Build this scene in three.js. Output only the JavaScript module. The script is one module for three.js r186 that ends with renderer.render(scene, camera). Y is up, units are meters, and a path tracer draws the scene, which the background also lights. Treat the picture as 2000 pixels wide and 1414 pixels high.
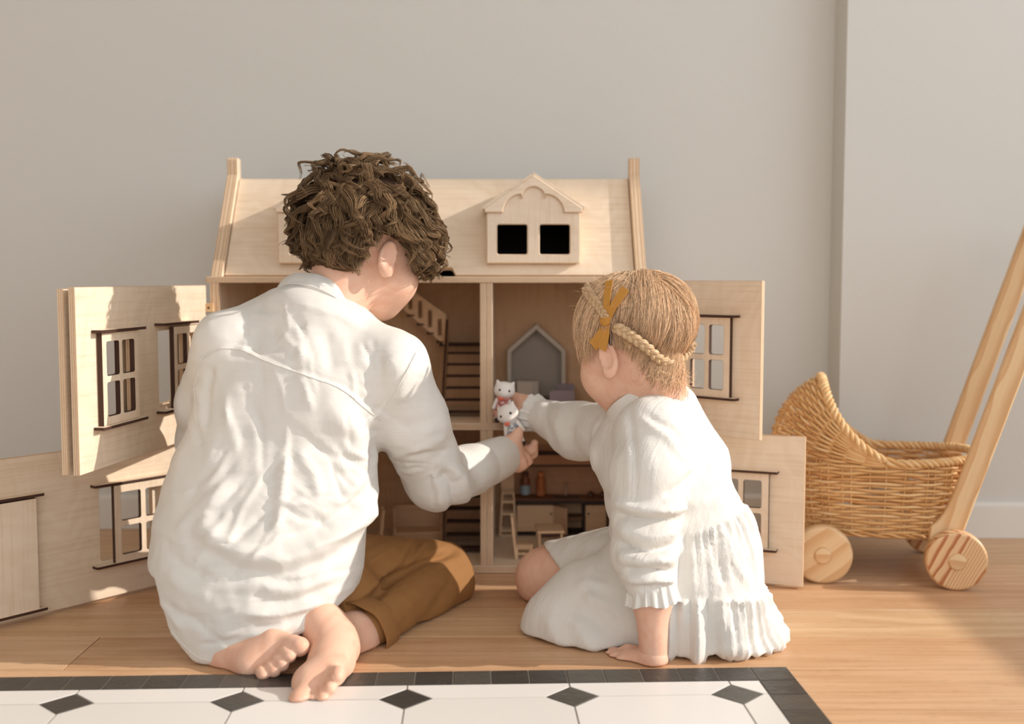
import * as THREE from 'three';
import { RoundedBoxGeometry } from 'three/addons/geometries/RoundedBoxGeometry.js';
import { mergeGeometries, mergeVertices } from 'three/addons/utils/BufferGeometryUtils.js';
import { RectAreaLightUniformsLib } from 'three/addons/lights/RectAreaLightUniformsLib.js';

// ---------------------------------------------------------------- camera, light, exposure
const FOCAL = 2170, HALF_H = 707, EYE = 0.52, CAM_Z = 2.29;
const PITCH = Math.atan(163 / FOCAL);
const scene = new THREE.Scene();
const camera = new THREE.PerspectiveCamera(2 * Math.atan(HALF_H / FOCAL) * 180 / Math.PI, 2000 / 1414, 0.05, 60);
camera.position.set(0, EYE, CAM_Z);
camera.rotation.x = -PITCH;
camera.focus = 1.60;
camera.userData.fStop = 2.5;

scene.background = new THREE.Color().setRGB(0.92, 0.97, 1.0);
scene.backgroundIntensity = 2.6;

const sun = new THREE.DirectionalLight(new THREE.Color().setRGB(1.0, 0.935, 0.86), 9.2);
sun.position.set(6, 0.3 + 6 * 0.48, 1.4 + 6 * 0.045);
sun.target.position.set(0, 0.3, 1.4);
sun.castShadow = true;
sun.shadow.radius = 1.6;
sun.shadow.mapSize.set(4096, 4096);
Object.assign(sun.shadow.camera, { left: -3, right: 3, top: 3, bottom: -3, near: 0.5, far: 12 });
scene.add(sun, sun.target);

// daylight of the two window walls: one area light just inside each opening
RectAreaLightUniformsLib.init();
const dayRight = new THREE.RectAreaLight(new THREE.Color().setRGB(0.90, 0.98, 1.08), 2.9, 3.4, 1.6);
dayRight.position.set(1.96, 1.48, 2.2); dayRight.lookAt(-5, 1.48, 2.2);
const dayBack = new THREE.RectAreaLight(new THREE.Color().setRGB(0.93, 0.98, 1.04), 3.8, 3.6, 1.9);
dayBack.position.set(0, 1.45, 4.76); dayBack.lookAt(0, 1.3, 0);
scene.add(dayRight, dayBack);

const renderer = new THREE.WebGLRenderer({ antialias: true });
renderer.shadowMap.enabled = true;
renderer.shadowMap.type = THREE.PCFSoftShadowMap;
renderer.toneMapping = THREE.LinearToneMapping;
renderer.toneMappingExposure = 0.40;
// ---------------------------------------------------------------- helpers
const V = (x, y, z) => new THREE.Vector3(x, y, z);
function rng(seed) { let s = seed >>> 0; return () => { s = (s + 0x6D2B79F5) >>> 0; let t = s; t = Math.imul(t ^ (t >>> 15), t | 1); t ^= t + Math.imul(t ^ (t >>> 7), t | 61); return ((t ^ (t >>> 14)) >>> 0) / 4294967296; }; }
const sinP = Math.sin(PITCH), cosP = Math.cos(PITCH);
// a point of the place measured on the photograph: pixel and horizontal distance from the camera
function at(px, py, d) {
  const u = (px - 1000) / FOCAL, v = (HALF_H - py) / FOCAL, t = d / (cosP + v * sinP);
  return V(u * t, EYE + (-sinP + v * cosP) * t, CAM_Z - d);
}
const usedNames = new Map();
function numbered(name) { const n = usedNames.get(name) ?? 0; usedNames.set(name, n + 1); return n ? name + '_' + String(n).padStart(3, '0') : name; }
function part(name, geometry, material, parent, label) {
  const m = new THREE.Mesh(geometry, material);
  m.name = parent ? name : numbered(name);
  if (parent) { const c = (parent.userData._n ??= {}); const k = c[name] ?? 0; c[name] = k + 1; if (k) m.name = name + '_' + String(k).padStart(3, '0'); }
  m.castShadow = m.receiveShadow = true;
  if (label) m.userData.label = label;
  (parent ?? scene).add(m);
  return m;
}
function group(name, parent) {
  const g = new THREE.Group(); g.name = parent ? name : numbered(name);
  if (parent) { const c = (parent.userData._n ??= {}); const k = c[name] ?? 0; c[name] = k + 1; if (k) g.name = name + '_' + String(k).padStart(3, '0'); }
  (parent ?? scene).add(g); return g;
}
function thing(name, label, category, pos = [0, 0, 0], turn = 0, grp) {
  const o = group(name); o.position.set(...pos); o.rotation.y = turn; tag(o, label, category, grp); return o;
}
function tag(o, label, category, grp) { o.userData.label = label; o.userData.category = category; if (grp) o.userData.group = grp; return o; }
function struct(name, geometry, material) { const m = part(name, geometry, material); m.userData.kind = 'structure'; return m; }

// --- noise
function hash2(x, y) { let h = Math.imul(x | 0, 374761393) + Math.imul(y | 0, 668265263); h = Math.imul(h ^ (h >>> 13), 1274126177); return ((h ^ (h >>> 16)) >>> 0) / 4294967296; }
function vnoise(x, y, px = 1e6, py = 1e6) {
  const xi = Math.floor(x), yi = Math.floor(y), fx = x - xi, fy = y - yi, sx = fx * fx * (3 - 2 * fx), sy = fy * fy * (3 - 2 * fy);
  const w = (a, n) => ((a % n) + n) % n, x0 = w(xi, px), x1 = w(xi + 1, px), y0 = w(yi, py), y1 = w(yi + 1, py);
  return (hash2(x0, y0) * (1 - sx) + hash2(x1, y0) * sx) * (1 - sy) + (hash2(x0, y1) * (1 - sx) + hash2(x1, y1) * sx) * sy;
}
function fbm(x, y, px, py, o = 4) { let s = 0, a = 0.5, t = 0; for (let i = 0; i < o; i++) { s += a * vnoise(x, y, px, py); t += a; a *= 0.5; x *= 2; y *= 2; px *= 2; py *= 2; } return s / t; }
function hash3(x, y, z) { return hash2(x + Math.imul(z, 7919), y - Math.imul(z, 104729)); }
function noise3(x, y, z) {
  const xi = Math.floor(x), yi = Math.floor(y), zi = Math.floor(z); let fx = x - xi, fy = y - yi, fz = z - zi;
  fx = fx * fx * (3 - 2 * fx); fy = fy * fy * (3 - 2 * fy); fz = fz * fz * (3 - 2 * fz);
  let r = 0;
  for (let k = 0; k < 8; k++) { const a = k & 1, b = (k >> 1) & 1, c = k >> 2; r += hash3(xi + a, yi + b, zi + c) * (a ? fx : 1 - fx) * (b ? fy : 1 - fy) * (c ? fz : 1 - fz); }
  return r * 2 - 1;
}
// --- computed textures
function texture(w, h, fn, srgb = true) {
  const d = new Uint8Array(w * h * 4);
  for (let y = 0; y < h; y++) for (let x = 0; x < w; x++) { const c = fn(x / w, y / h), i = (y * w + x) * 4; d[i] = Math.max(0, Math.min(255, c[0])); d[i + 1] = Math.max(0, Math.min(255, c[1])); d[i + 2] = Math.max(0, Math.min(255, c[2])); d[i + 3] = 255; }
  const t = new THREE.DataTexture(d, w, h, THREE.RGBAFormat);
  if (srgb) t.colorSpace = THREE.SRGBColorSpace;
  t.wrapS = t.wrapT = THREE.RepeatWrapping; t.magFilter = THREE.LinearFilter; t.minFilter = THREE.LinearMipmapLinearFilter; t.generateMipmaps = true; t.needsUpdate = true;
  return t;
}
const mix3 = (a, b, t) => [a[0] + (b[0] - a[0]) * t, a[1] + (b[1] - a[1]) * t, a[2] + (b[2] - a[2]) * t];
const smooth = (a, b, x) => { const t = Math.max(0, Math.min(1, (x - a) / (b - a))); return t * t * (3 - 2 * t); };
function scaled(t, sx, sy, rot = 0) { const c = t.clone(); c.repeat.set(sx, sy); c.rotation = rot; c.needsUpdate = true; return c; }
const std = (o) => new THREE.MeshStandardMaterial({ roughness: 0.6, ...o });
const phys = (o) => new THREE.MeshPhysicalMaterial({ roughness: 0.6, ...o });
const rgb = (r, g, b) => new THREE.Color(`rgb(${r},${g},${b})`);

// --- geometry helpers
function rect(x0, y0, x1, y1) { const s = new THREE.Shape(); s.moveTo(x0, y0); s.lineTo(x1, y0); s.lineTo(x1, y1); s.lineTo(x0, y1); s.closePath(); return s; }
function roundRect(x0, y0, x1, y1, r, P = THREE.Shape) {
  const s = new P(); s.moveTo(x0 + r, y0); s.lineTo(x1 - r, y0); s.absarc(x1 - r, y0 + r, r, -Math.PI / 2, 0); s.lineTo(x1, y1 - r); s.absarc(x1 - r, y1 - r, r, 0, Math.PI / 2);
  s.lineTo(x0 + r, y1); s.absarc(x0 + r, y1 - r, r, Math.PI / 2, Math.PI); s.lineTo(x0, y0 + r); s.absarc(x0 + r, y0 + r, r, Math.PI, Math.PI * 1.5); return s;
}
function poly(pts) { const s = new THREE.Shape(); pts.forEach(([x, y], i) => i ? s.lineTo(x, y) : s.moveTo(x, y)); s.closePath(); return s; }
// a board sawn from sheet: outline in x, y, thickness from z = 0 to t
function board(shape, t, bevel = 0.0006) {
  const g = new THREE.ExtrudeGeometry(shape, { depth: t - 2 * bevel, bevelEnabled: bevel > 0, bevelThickness: bevel, bevelSize: bevel, bevelOffset: -bevel, bevelSegments: 1, curveSegments: 8 });
  g.translate(0, 0, bevel); return g;
}
function box(x0, y0, z0, x1, y1, z1, r = 0.0008) {
  const w = x1 - x0, h = y1 - y0, d = z1 - z0; r = Math.min(r, w / 3, h / 3, d / 3);
  const g = new RoundedBoxGeometry(w, h, d, 1, r); g.translate((x0 + x1) / 2, (y0 + y1) / 2, (z0 + z1) / 2); boxUV(g); return g;
}
// uv in metres from the face a vertex belongs to
function boxUV(g) {
  const p = g.attributes.position, n = g.attributes.normal, uv = new Float32Array(p.count * 2);
  for (let i = 0; i < p.count; i++) {
    const ax = Math.abs(n.getX(i)), ay = Math.abs(n.getY(i)), az = Math.abs(n.getZ(i)); let u, v;
    if (az >= ax && az >= ay) { u = p.getX(i); v = p.getY(i); } else if (ay >= ax) { u = p.getX(i); v = p.getZ(i); } else { u = p.getZ(i); v = p.getY(i); }
    uv[i * 2] = u; uv[i * 2 + 1] = v;
  }
  g.setAttribute('uv', new THREE.BufferAttribute(uv, 2)); return g;
}
function merged(list) { return mergeGeometries(list.map((g) => { const c = g.index ? g.toNonIndexed() : g; for (const k of Object.keys(c.attributes)) if (!['position', 'normal', 'uv'].includes(k)) c.deleteAttribute(k); c.clearGroups?.(); return c; })); }
// a tube along points with a radius that may vary; closed ends
function tube(pts, radius, sides = 6, flat = 1) {
  const n = pts.length, pos = [], nor = [], uv = [], idx = []; let up = V(0, 0, 1), len = 0; const T = V(), A = V(), B = V(), N = V();
  for (let i = 0; i < n; i++) {
    T.subVectors(pts[Math.min(n - 1, i + 1)], pts[Math.max(0, i - 1)]).normalize();
    if (Math.abs(T.dot(up)) > 0.95) up = Math.abs(T.x) < 0.8 ? V(1, 0, 0) : V(0, 1, 0);
    A.crossVectors(up, T).normalize(); B.crossVectors(T, A).normalize(); up = B.clone();
    if (i) len += pts[i].distanceTo(pts[i - 1]);
    const r = typeof radius === 'function' ? radius(i / (n - 1)) : radius;
    for (let k = 0; k <= sides; k++) { const a = k / sides * Math.PI * 2, c = Math.cos(a), s = Math.sin(a) * flat; N.set(0, 0, 0).addScaledVector(A, c).addScaledVector(B, s); pos.push(pts[i].x + N.x * r, pts[i].y + N.y * r, pts[i].z + N.z * r); N.normalize(); nor.push(N.x, N.y, N.z); uv.push(k / sides, len); }
  }
  const w = sides + 1;
  for (let i = 0; i < n - 1; i++) for (let k = 0; k < sides; k++) { const a = i * w + k; idx.push(a, a + 1, a + w, a + 1, a + w + 1, a + w); }
  for (const [i, dir] of [[0, -1], [n - 1, 1]]) {
    const c = pos.length / 3, q = pts[i]; T.subVectors(pts[Math.min(n - 1, i + 1)], pts[Math.max(0, i - 1)]).normalize().multiplyScalar(dir);
    pos.push(q.x, q.y, q.z); nor.push(T.x, T.y, T.z); uv.push(0.5, 0);
    for (let k = 0; k <= sides; k++) { const j = (i * w + k) * 3; pos.push(pos[j], pos[j + 1], pos[j + 2]); nor.push(T.x, T.y, T.z); uv.push(k / sides, 0); }
    for (let k = 0; k < sides; k++) dir > 0 ? idx.push(c, c + 1 + k, c + 2 + k) : idx.push(c, c + 2 + k, c + 1 + k);
  }
  const g = new THREE.BufferGeometry(); g.setAttribute('position', new THREE.Float32BufferAttribute(pos, 3)); g.setAttribute('normal', new THREE.Float32BufferAttribute(nor, 3)); g.setAttribute('uv', new THREE.Float32BufferAttribute(uv, 2)); g.setIndex(idx);
  return g;
}
function curve(pts, n, closed = false) { return new THREE.CatmullRomCurve3(pts, closed, 'centripetal').getPoints(n); }
function lathe(profile, seg = 24) { return new THREE.LatheGeometry(profile.map(([r, y]) => new THREE.Vector2(r, y)), seg); }
// ---------------------------------------------------------------- wood and paint
// birch plywood face: 0.6 m square
const birchTex = texture(1024, 1024, (u, v) => {
  const w = fbm(u * 3, v * 2, 3, 2, 3), f = fbm(u * 4 + w * 1.5, v * 2, 4, 2, 4);
  const rings = Math.sin((v * 3 + f * 9 + u * 2) * Math.PI * 2);
  const fine = fbm(u * 6, v * 220, 6, 220, 2) - 0.5, pore = vnoise(u * 60, v * 400, 60, 400);
  let c = mix3([234, 213, 188], [229, 206, 179], smooth(0.2, 0.85, 0.5 + rings * 0.26 * (0.3 + f) + (w - 0.5) * 0.6));
  c = mix3(c, [188, 150, 112], Math.max(0, fine) * 0.45 + (pore > 0.93 ? 0.12 : 0));
  const flake = fbm(u * 90, v * 24, 90, 24, 2); return mix3(c, [240, 221, 198], smooth(0.6, 0.8, flake) * 0.22);
});
const plyEdgeTex = texture(64, 128, (u, v) => {
  const layer = Math.floor(v * 7), e = v * 7 - layer, g = vnoise(u * 16, v * 60, 16, 60);
  const c = layer % 2 ? [202, 166, 130] : [230, 204, 174];
  return mix3(mix3(c, [150, 104, 68], (e < 0.08 || e > 0.94) ? 0.5 : 0), [140, 98, 64], g > 0.8 ? 0.3 : 0);
});
const birch = std({ map: scaled(birchTex, 1 / 0.6, 1 / 0.6), roughness: 0.62 });
const birchUp = std({ map: scaled(birchTex, 1 / 0.6, 1 / 0.6, Math.PI / 2), roughness: 0.62 });
const birchWarm = std({ map: scaled(birchTex, 1 / 0.5, 1 / 0.5, Math.PI / 2), color: rgb(232, 206, 180), roughness: 0.66 });
const plyEdge10 = std({ map: scaled(plyEdgeTex, 3, 1 / 0.0098), roughness: 0.7 });
const plyEdge18 = std({ map: scaled(plyEdgeTex, 3, 1 / 0.0168), roughness: 0.7 });
const burnt = std({ color: rgb(66, 38, 22), roughness: 0.75 });
const PLY = [birch, plyEdge10], PLYUP = [birchUp, plyEdge10], PLY18 = [birchUp, plyEdge18], LASER = [birchUp, burnt];
const toyFace = std({ map: scaled(birchTex, 1 / 0.5, 1 / 0.5), color: rgb(244, 226, 206), roughness: 0.65 });
const toyEdge = std({ color: rgb(196, 164, 134), roughness: 0.7 });
const TOY = [toyFace, toyEdge], TOYBURNT = [toyFace, burnt];
// pine: 0.3 m square with wide amber late-wood bands
const pineTex = texture(512, 512, (u, v) => {
  const w = fbm(u * 2, v * 3, 2, 3, 3), r = (v * 9 + w * 2.2) % 1, band = smooth(0.35, 0.9, r) * (1 - smooth(0.93, 1, r));
  const fine = fbm(u * 4, v * 160, 4, 160, 2);
  return mix3(mix3([232, 200, 156], [201, 148, 96], band * (0.35 + 0.5 * w)), [214, 172, 124], fine * 0.35);
});
const pine = std({ map: scaled(pineTex, 3.4, 3.4), roughness: 0.5 });
const pineAmberTex = texture(512, 512, (u, v) => {
  const w = fbm(u * 2, v * 3, 2, 3, 3), zone = smooth(0.62, 0.72, v), r = (v * (zone > 0.5 ? 26 : 8) + w * 1.4) % 1, band = smooth(0.45, 0.8, r) * (1 - smooth(0.9, 1, r));
  return mix3(mix3([232, 196, 150], [170, 92, 48], band * (0.9 - 0.5 * zone)), [206, 150, 100], fbm(u * 4, v * 120, 4, 120, 2) * 0.3);
});
const paint = std({ color: rgb(214, 211, 204), roughness: 0.85, bumpMap: scaled(texture(256, 256, (u, v) => { const n = fbm(u * 40, v * 40, 40, 40, 3) * 255; return [n, n, n]; }, false), 3, 3), bumpScale: 0.0003 });
const trimPaint = std({ color: rgb(228, 223, 215), roughness: 0.5 });
// ---------------------------------------------------------------- the room
const XL = -2.7, XR = 2.0, ZB = 4.8, HC = 2.7, JOG = 0.6535, JOGZ = 0.082;
struct('wall_back', merged([box(XL - 0.15, -0.1, -0.15, JOG, HC, 0, 0.0001), box(JOG, -0.1, -0.15, XR + 0.15, HC, JOGZ, 0.0004)]), paint);
struct('wall_left', box(XL - 0.15, -0.1, 0, XL, HC, ZB, 0.0001), paint);
// the right wall has the window the sun comes through: z 0.3 to 4.2, sill 0.64, head 2.35
const WZ0 = 0.315, WZ1 = 3.9, WY0 = 0.64, WY1 = 2.35;
struct('wall_right', merged([box(XR, -0.1, 0, XR + 0.15, WY0, ZB, 0.0001), box(XR, WY1, 0, XR + 0.15, HC, ZB, 0.0001), box(XR, WY0, 0, XR + 0.15, WY1, WZ0, 0.0001), box(XR, WY0, WZ1, XR + 0.15, WY1, ZB, 0.0001)]), paint);
struct('wall_front', merged([box(XL - 0.15, -0.1, ZB, XR + 0.15, 0.5, ZB + 0.15, 0.0001), box(XL - 0.15, 2.4, ZB, XR + 0.15, HC, ZB + 0.15, 0.0001), box(XL - 0.15, 0.5, ZB, -1.9, 2.4, ZB + 0.15, 0.0001), box(1.7, 0.5, ZB, XR + 0.15, 2.4, ZB + 0.15, 0.0001)]), paint);
struct('ceiling', box(XL - 0.15, HC, -0.15, XR + 0.15, HC + 0.15, ZB + 0.15, 0.0001), paint);
function skirting(x0, z0, x1, z1) {          // profile swept from one floor point to another, facing the room
  const s = new THREE.Shape(); s.moveTo(0, 0); s.lineTo(0.012, 0); s.lineTo(0.012, 0.062); s.quadraticCurveTo(0.012, 0.07, 0.006, 0.072); s.lineTo(0, 0.072); s.closePath();
  const L = Math.hypot(x1 - x0, z1 - z0), g = new THREE.ExtrudeGeometry(s, { depth: L, bevelEnabled: false });
  g.rotateY(Math.atan2(x1 - x0, z1 - z0)); g.translate(x0, 0.0005, z0); return g;
}
struct('baseboard_back', merged([skirting(JOG, 0, XL, 0), skirting(XR, JOGZ, JOG, JOGZ)]), trimPaint);
struct('baseboard_left', skirting(XL, 0, XL, ZB), trimPaint);

// oak floor: planks of 0.137 m laid along the wall, each plank a mesh
const oakTex = texture(2048, 512, (u, v) => {
  const w = fbm(u * 3, v * 3, 3, 3, 4), cath = Math.sin((v * 7 + w * 5 + Math.sin(u * Math.PI * 2) * 0.6) * Math.PI * 2);
  const streak = fbm(u * 8, v * 90, 8, 90, 3), pore = vnoise(u * 90, v * 500, 90, 500), pore2 = vnoise(u * 40 + 7, v * 260, 40, 260);
  let c = mix3([222, 190, 157], [210, 174, 138], smooth(0.25, 0.85, 0.5 + cath * 0.2 + (w - 0.5) * 0.5));
  c = mix3(c, [178, 137, 102], Math.max(0, streak - 0.45) * 0.8);
  c = mix3(c, [228, 192, 150], Math.max(0, 0.45 - streak) * 0.8);
  return mix3(c, [150, 108, 72], (pore > 0.86 ? 0.22 : 0) + (pore2 > 0.9 ? 0.16 : 0));
});
const oakBump = texture(1024, 512, (u, v) => { const n = 200 - (vnoise(u * 90, v * 500, 90, 500) > 0.86 ? 90 : 0) + (fbm(u * 8, v * 90, 8, 90, 2) - 0.5) * 60; return [n, n, n]; }, false);
const oak = [rgb(255, 246, 238), rgb(246, 232, 220), rgb(255, 250, 240)].map((c) => phys({ map: scaled(oakTex, 1 / 1.7, 1 / 0.42), bumpMap: scaled(oakBump, 1 / 1.7, 1 / 0.42), bumpScale: 0.0004, color: c, roughness: 0.42, specularIntensity: 0.6 }));
const floor = group('floor'); floor.userData.kind = 'structure';
part('subfloor', box(XL - 0.15, -0.12, -0.15, XR + 0.15, -0.0125, ZB + 0.15, 0.0001), burnt, floor);
{
  const R = rng(5), PW = 0.137, seamZ = 0.708;
  // the mat of tiles is let into the floor at z > matZ; planks there are cut round it
  for (let r = -6; r < 31; r++) {
    const z0 = seamZ + r * PW, z1 = z0 + PW - 0.0012; if (z1 < 0 || z0 > ZB) continue;
    let cuts = [XL];
    if (r === 0) cuts.push(-1.95, -0.598, 0.92); else if (r === -1) cuts.push(-1.3, -0.78, 1.15); else { let x = XL + 0.3 + R() * 1.3; while (x < XR - 0.2) { if (r > 3 || x < -0.9 || x > 0.95 || r < -4) cuts.push(x); x += 1.2 + R() * 0.5; } }
    cuts.push(XR);
    for (let k = 0; k < cuts.length - 1; k++) {
      const g = box(cuts[k] + 0.0002, -0.0125, Math.max(0, z0), cuts[k + 1] - 0.0014, 0, Math.min(ZB, z1), 0.0006), uv = g.attributes.uv, ou = R() * 7, ov = R() * 3;
      for (let i = 0; i < uv.count; i++) uv.setXY(i, uv.getX(i) + ou, uv.getY(i) + ov);
      part('plank', g, oak[Math.floor(R() * 3)], floor);
    }
  }
}
// tiled panel lying on the floor: black border tiles, cut white octagons, black diamonds
const tiles = group('tiled_floor'); tiles.userData.kind = 'structure';
{
  const rot = 0.038, org = V(0.367, 0, 0.838);     // its far right corner
  tiles.position.copy(org); tiles.rotation.y = rot;
  const dark = [rgb(66, 62, 56), rgb(76, 72, 65), rgb(57, 54, 50)].map((c) => phys({ color: c, roughness: 0.38, bumpMap: scaled(texture(256, 256, (u, v) => { const n = fbm(u * 6, v * 6, 6, 6, 4) * 170 + vnoise(u * 40, v * 40, 40, 40) * 40; return [n, n, n]; }, false), 12, 12), bumpScale: 0.0016 }));
  const white = [rgb(231, 225, 219), rgb(226, 220, 213)].map((c) => phys({ color: c, roughness: 0.3, specularIntensity: 0.5 }));
  const grout = std({ color: rgb(116, 107, 97), roughness: 0.9 });
  const T = 0.0022, S = 0.0494, g = 0.0019;
  const xMin = -1.9, zMax = 1.25;
  part('grout_bed', box(xMin, 0, 0, 0, 0.0016, zMax, 0.0001), grout, tiles);
  const flat = (pts, h) => { const b = board(poly(pts), h, 0.0003); b.rotateX(Math.PI / 2); b.translate(0, h, 0); boxUV(b); return b; };   // shape y is local z
  const R = rng(9);
  const put = (name, pts, mats) => { const b = flat(pts, T + R() * 0.0002); b.clearGroups(); part(name, b, mats[Math.floor(R() * mats.length)], tiles); };
  const sq = (x, z) => [[x + g / 2, z + g / 2], [x + S - g / 2, z + g / 2], [x + S - g / 2, z + S - g / 2], [x + g / 2, z + S - g / 2]];
  for (let k = 1; k <= 37; k++) put('tile', sq(-k * S, 0), dark);
  for (let k = 1; k <= 16; k++) put('tile', sq(-S, k * S), dark);
  for (let k = 1; k <= 16; k++) put('tile', sq(xMin, k * S), dark);
  // octagons on a lattice of 0.2065 m, diamonds of half diagonal 0.0325 on its corners
  const L = 0.2065, Dg = 0.0325, cx0 = -0.0895, cz0 = 0.0955, q = g * 0.5;
  const clip = (pts, x0, x1, z0) => { // against the border
    const half = (P, f) => { const o = []; for (let i = 0; i < P.length; i++) { const a = P[i], b = P[(i + 1) % P.length], fa = f(a), fb = f(b); if (fa >= 0) o.push(a); if (fa * fb < 0) { const t = fa / (fa - fb); o.push([a[0] + (b[0] - a[0]) * t, a[1] + (b[1] - a[1]) * t]); } } return o; };
    return half(half(half(pts, (p) => x1 - p[0]), (p) => p[1] - z0), (p) => p[0] - x0);
  };
  const X1 = -S - q, X0 = xMin + S + q, Z0 = S + q;
  for (let i = -8; i <= 1; i++) for (let j = -1; j <= 5; j++) {
    const cx = cx0 + i * L, cz = cz0 + j * L, e = Dg - g * 0.7;
    if (j >= 0 && i <= 0 && cx > X0 + Dg) put('tile', [[cx - e, cz], [cx, cz - e], [cx + e, cz], [cx, cz + e]], dark);
    // octagon between this diamond and the next to the left and towards the viewer
    const ax = cx - L + q, bx = cx - q, az = cz + q, bz = cz + L - q, d = Dg;
    const P = clip([[ax + d, az], [bx - d, az], [bx, az + d], [bx, bz - d], [bx - d, bz], [ax + d, bz], [ax, bz - d], [ax, az + d]], X0, X1, Z0);
    if (P.length > 2 && az < zMax) { const A = P.reduce((s, p, k) => { const n = P[(k + 1) % P.length]; return s + p[0] * n[1] - n[0] * p[1]; }, 0); if (Math.abs(A) > 2e-4) put('tile', P, white); }
  }
}
// ---------------------------------------------------------------- the dollhouse
const HX0 = -0.5235, HX1 = 0.2345, HF = 0.36, HB = 0.065;     // outer sides, front, back
const house = thing('dollhouse', 'large open birch plywood dollhouse with pitched roof and window doors swung wide', 'dollhouse', [0, 0, 0]);
function housePart(name, g, m, parent = house, label) { return part(name, g, m, parent, label); }
const sheetX = (shape, t, x) => { const g = board(shape, t); g.rotateY(-Math.PI / 2); g.translate(x + t, 0, 0); return g; };   // outline given in (z, y), board facing x
const sheetY = (shape, t, y) => { const g = board(shape, t); g.rotateX(Math.PI / 2); g.translate(0, y + t, 0); return g; };   // outline given in (x, z), lying flat
housePart('bottom_board', sheetY(rect(HX0, HB, HX1, HF), 0.013, 0.0008), PLY);
housePart('middle_shelf', sheetY(poly([[HX0 + 0.0165, HB + 0.008], [HX1 - 0.0165, HB + 0.008], [HX1 - 0.0165, HF], [HX0 + 0.0165, HF]]), 0.012, 0.2555), PLY);
housePart('eaves_board', sheetY(roundRect(HX0 - 0.008, HB, HX1 + 0.009, HF + 0.002, 0.004), 0.0105, 0.5128), PLY);
housePart('back_panel', (() => { const g = board(rect(HX0 + 0.016, 0.014, HX1 - 0.016, 0.5125), 0.008); g.translate(0, 0, HB); return g; })(), [birchWarm, plyEdge10]);
housePart('side_wall', sheetX(rect(HB, 0.014, HF, 0.5125), 0.016, HX0), PLY18);
housePart('side_wall', sheetX(rect(HB, 0.014, HF, 0.5125), 0.016, HX1 - 0.016), PLY18);
for (const [y0, y1] of [[0.014, 0.2552], [0.2678, 0.5125]]) for (const x of [-0.0555, -0.0445])
  housePart('divider', sheetX(rect(HB + 0.009, y0, HF - 0.001, y1), 0.0105, x), PLYUP);
// roof: gable sides, sloping front panel with a finger notch, closed back
const RZ0 = 0.335, RY0 = 0.5265, RZ1 = 0.215, RY1 = 0.7035;
for (const x of [HX0 - 0.0005, HX1 - 0.0185])
  housePart('gable_side', sheetX(poly([[HB, 0.5235], [0.352, 0.5235], [0.225, 0.7105], [0.225, 0.738], [0.222, 0.7415], [0.2, 0.7415], [0.197, 0.738], [0.197, 0.708], [HB, 0.708]]), 0.0185, x), PLY18);
{
  const len = Math.hypot(RZ1 - RZ0, RY1 - RY0), xa = HX0 + 0.0195, xb = HX1 - 0.02, xm = (xa + xb) / 2;
  const s = new THREE.Shape(); const nw = 0.045, nh = 0.0165;
  s.moveTo(xa, 0); s.lineTo(xm - nw - 0.004, 0); s.quadraticCurveTo(xm - nw, 0, xm - nw + 0.001, 0.005); s.lineTo(xm - nw + 0.003, nh - 0.007); s.quadraticCurveTo(xm - nw + 0.004, nh, xm - nw + 0.011, nh);
  s.lineTo(xm + nw - 0.011, nh); s.quadraticCurveTo(xm + nw - 0.004, nh, xm + nw - 0.003, nh - 0.007); s.lineTo(xm + nw - 0.001, 0.005); s.quadraticCurveTo(xm + nw, 0, xm + nw + 0.004, 0); s.lineTo(xb, 0); s.lineTo(xb, len); s.lineTo(xa, len); s.closePath();
  for (const dx of [0.0375, xm * 2 - 0.0375]) s.holes.push(roundRect(dx - 0.068, 0.026, dx + 0.068, 0.12, 0.004, THREE.Path));
  const g = board(s, 0.011); g.translate(0, 0, -0.011); g.rotateX(Math.atan2(RZ1 - RZ0, RY1 - RY0)); g.translate(0, RY0, RZ0);
  housePart('roof_panel', g, PLY);
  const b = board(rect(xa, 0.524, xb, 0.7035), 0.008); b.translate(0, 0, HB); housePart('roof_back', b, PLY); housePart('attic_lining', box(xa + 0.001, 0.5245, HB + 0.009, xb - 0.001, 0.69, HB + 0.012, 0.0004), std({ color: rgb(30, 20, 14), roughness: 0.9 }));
  housePart('roof_ridge', sheetY(rect(xa, HB, xb, RZ1 - 0.008), 0.009, 0.6955), PLY);
  for (const dx of [0.0375, xm * 2 - 0.0375]) dormer(dx);
}
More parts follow.
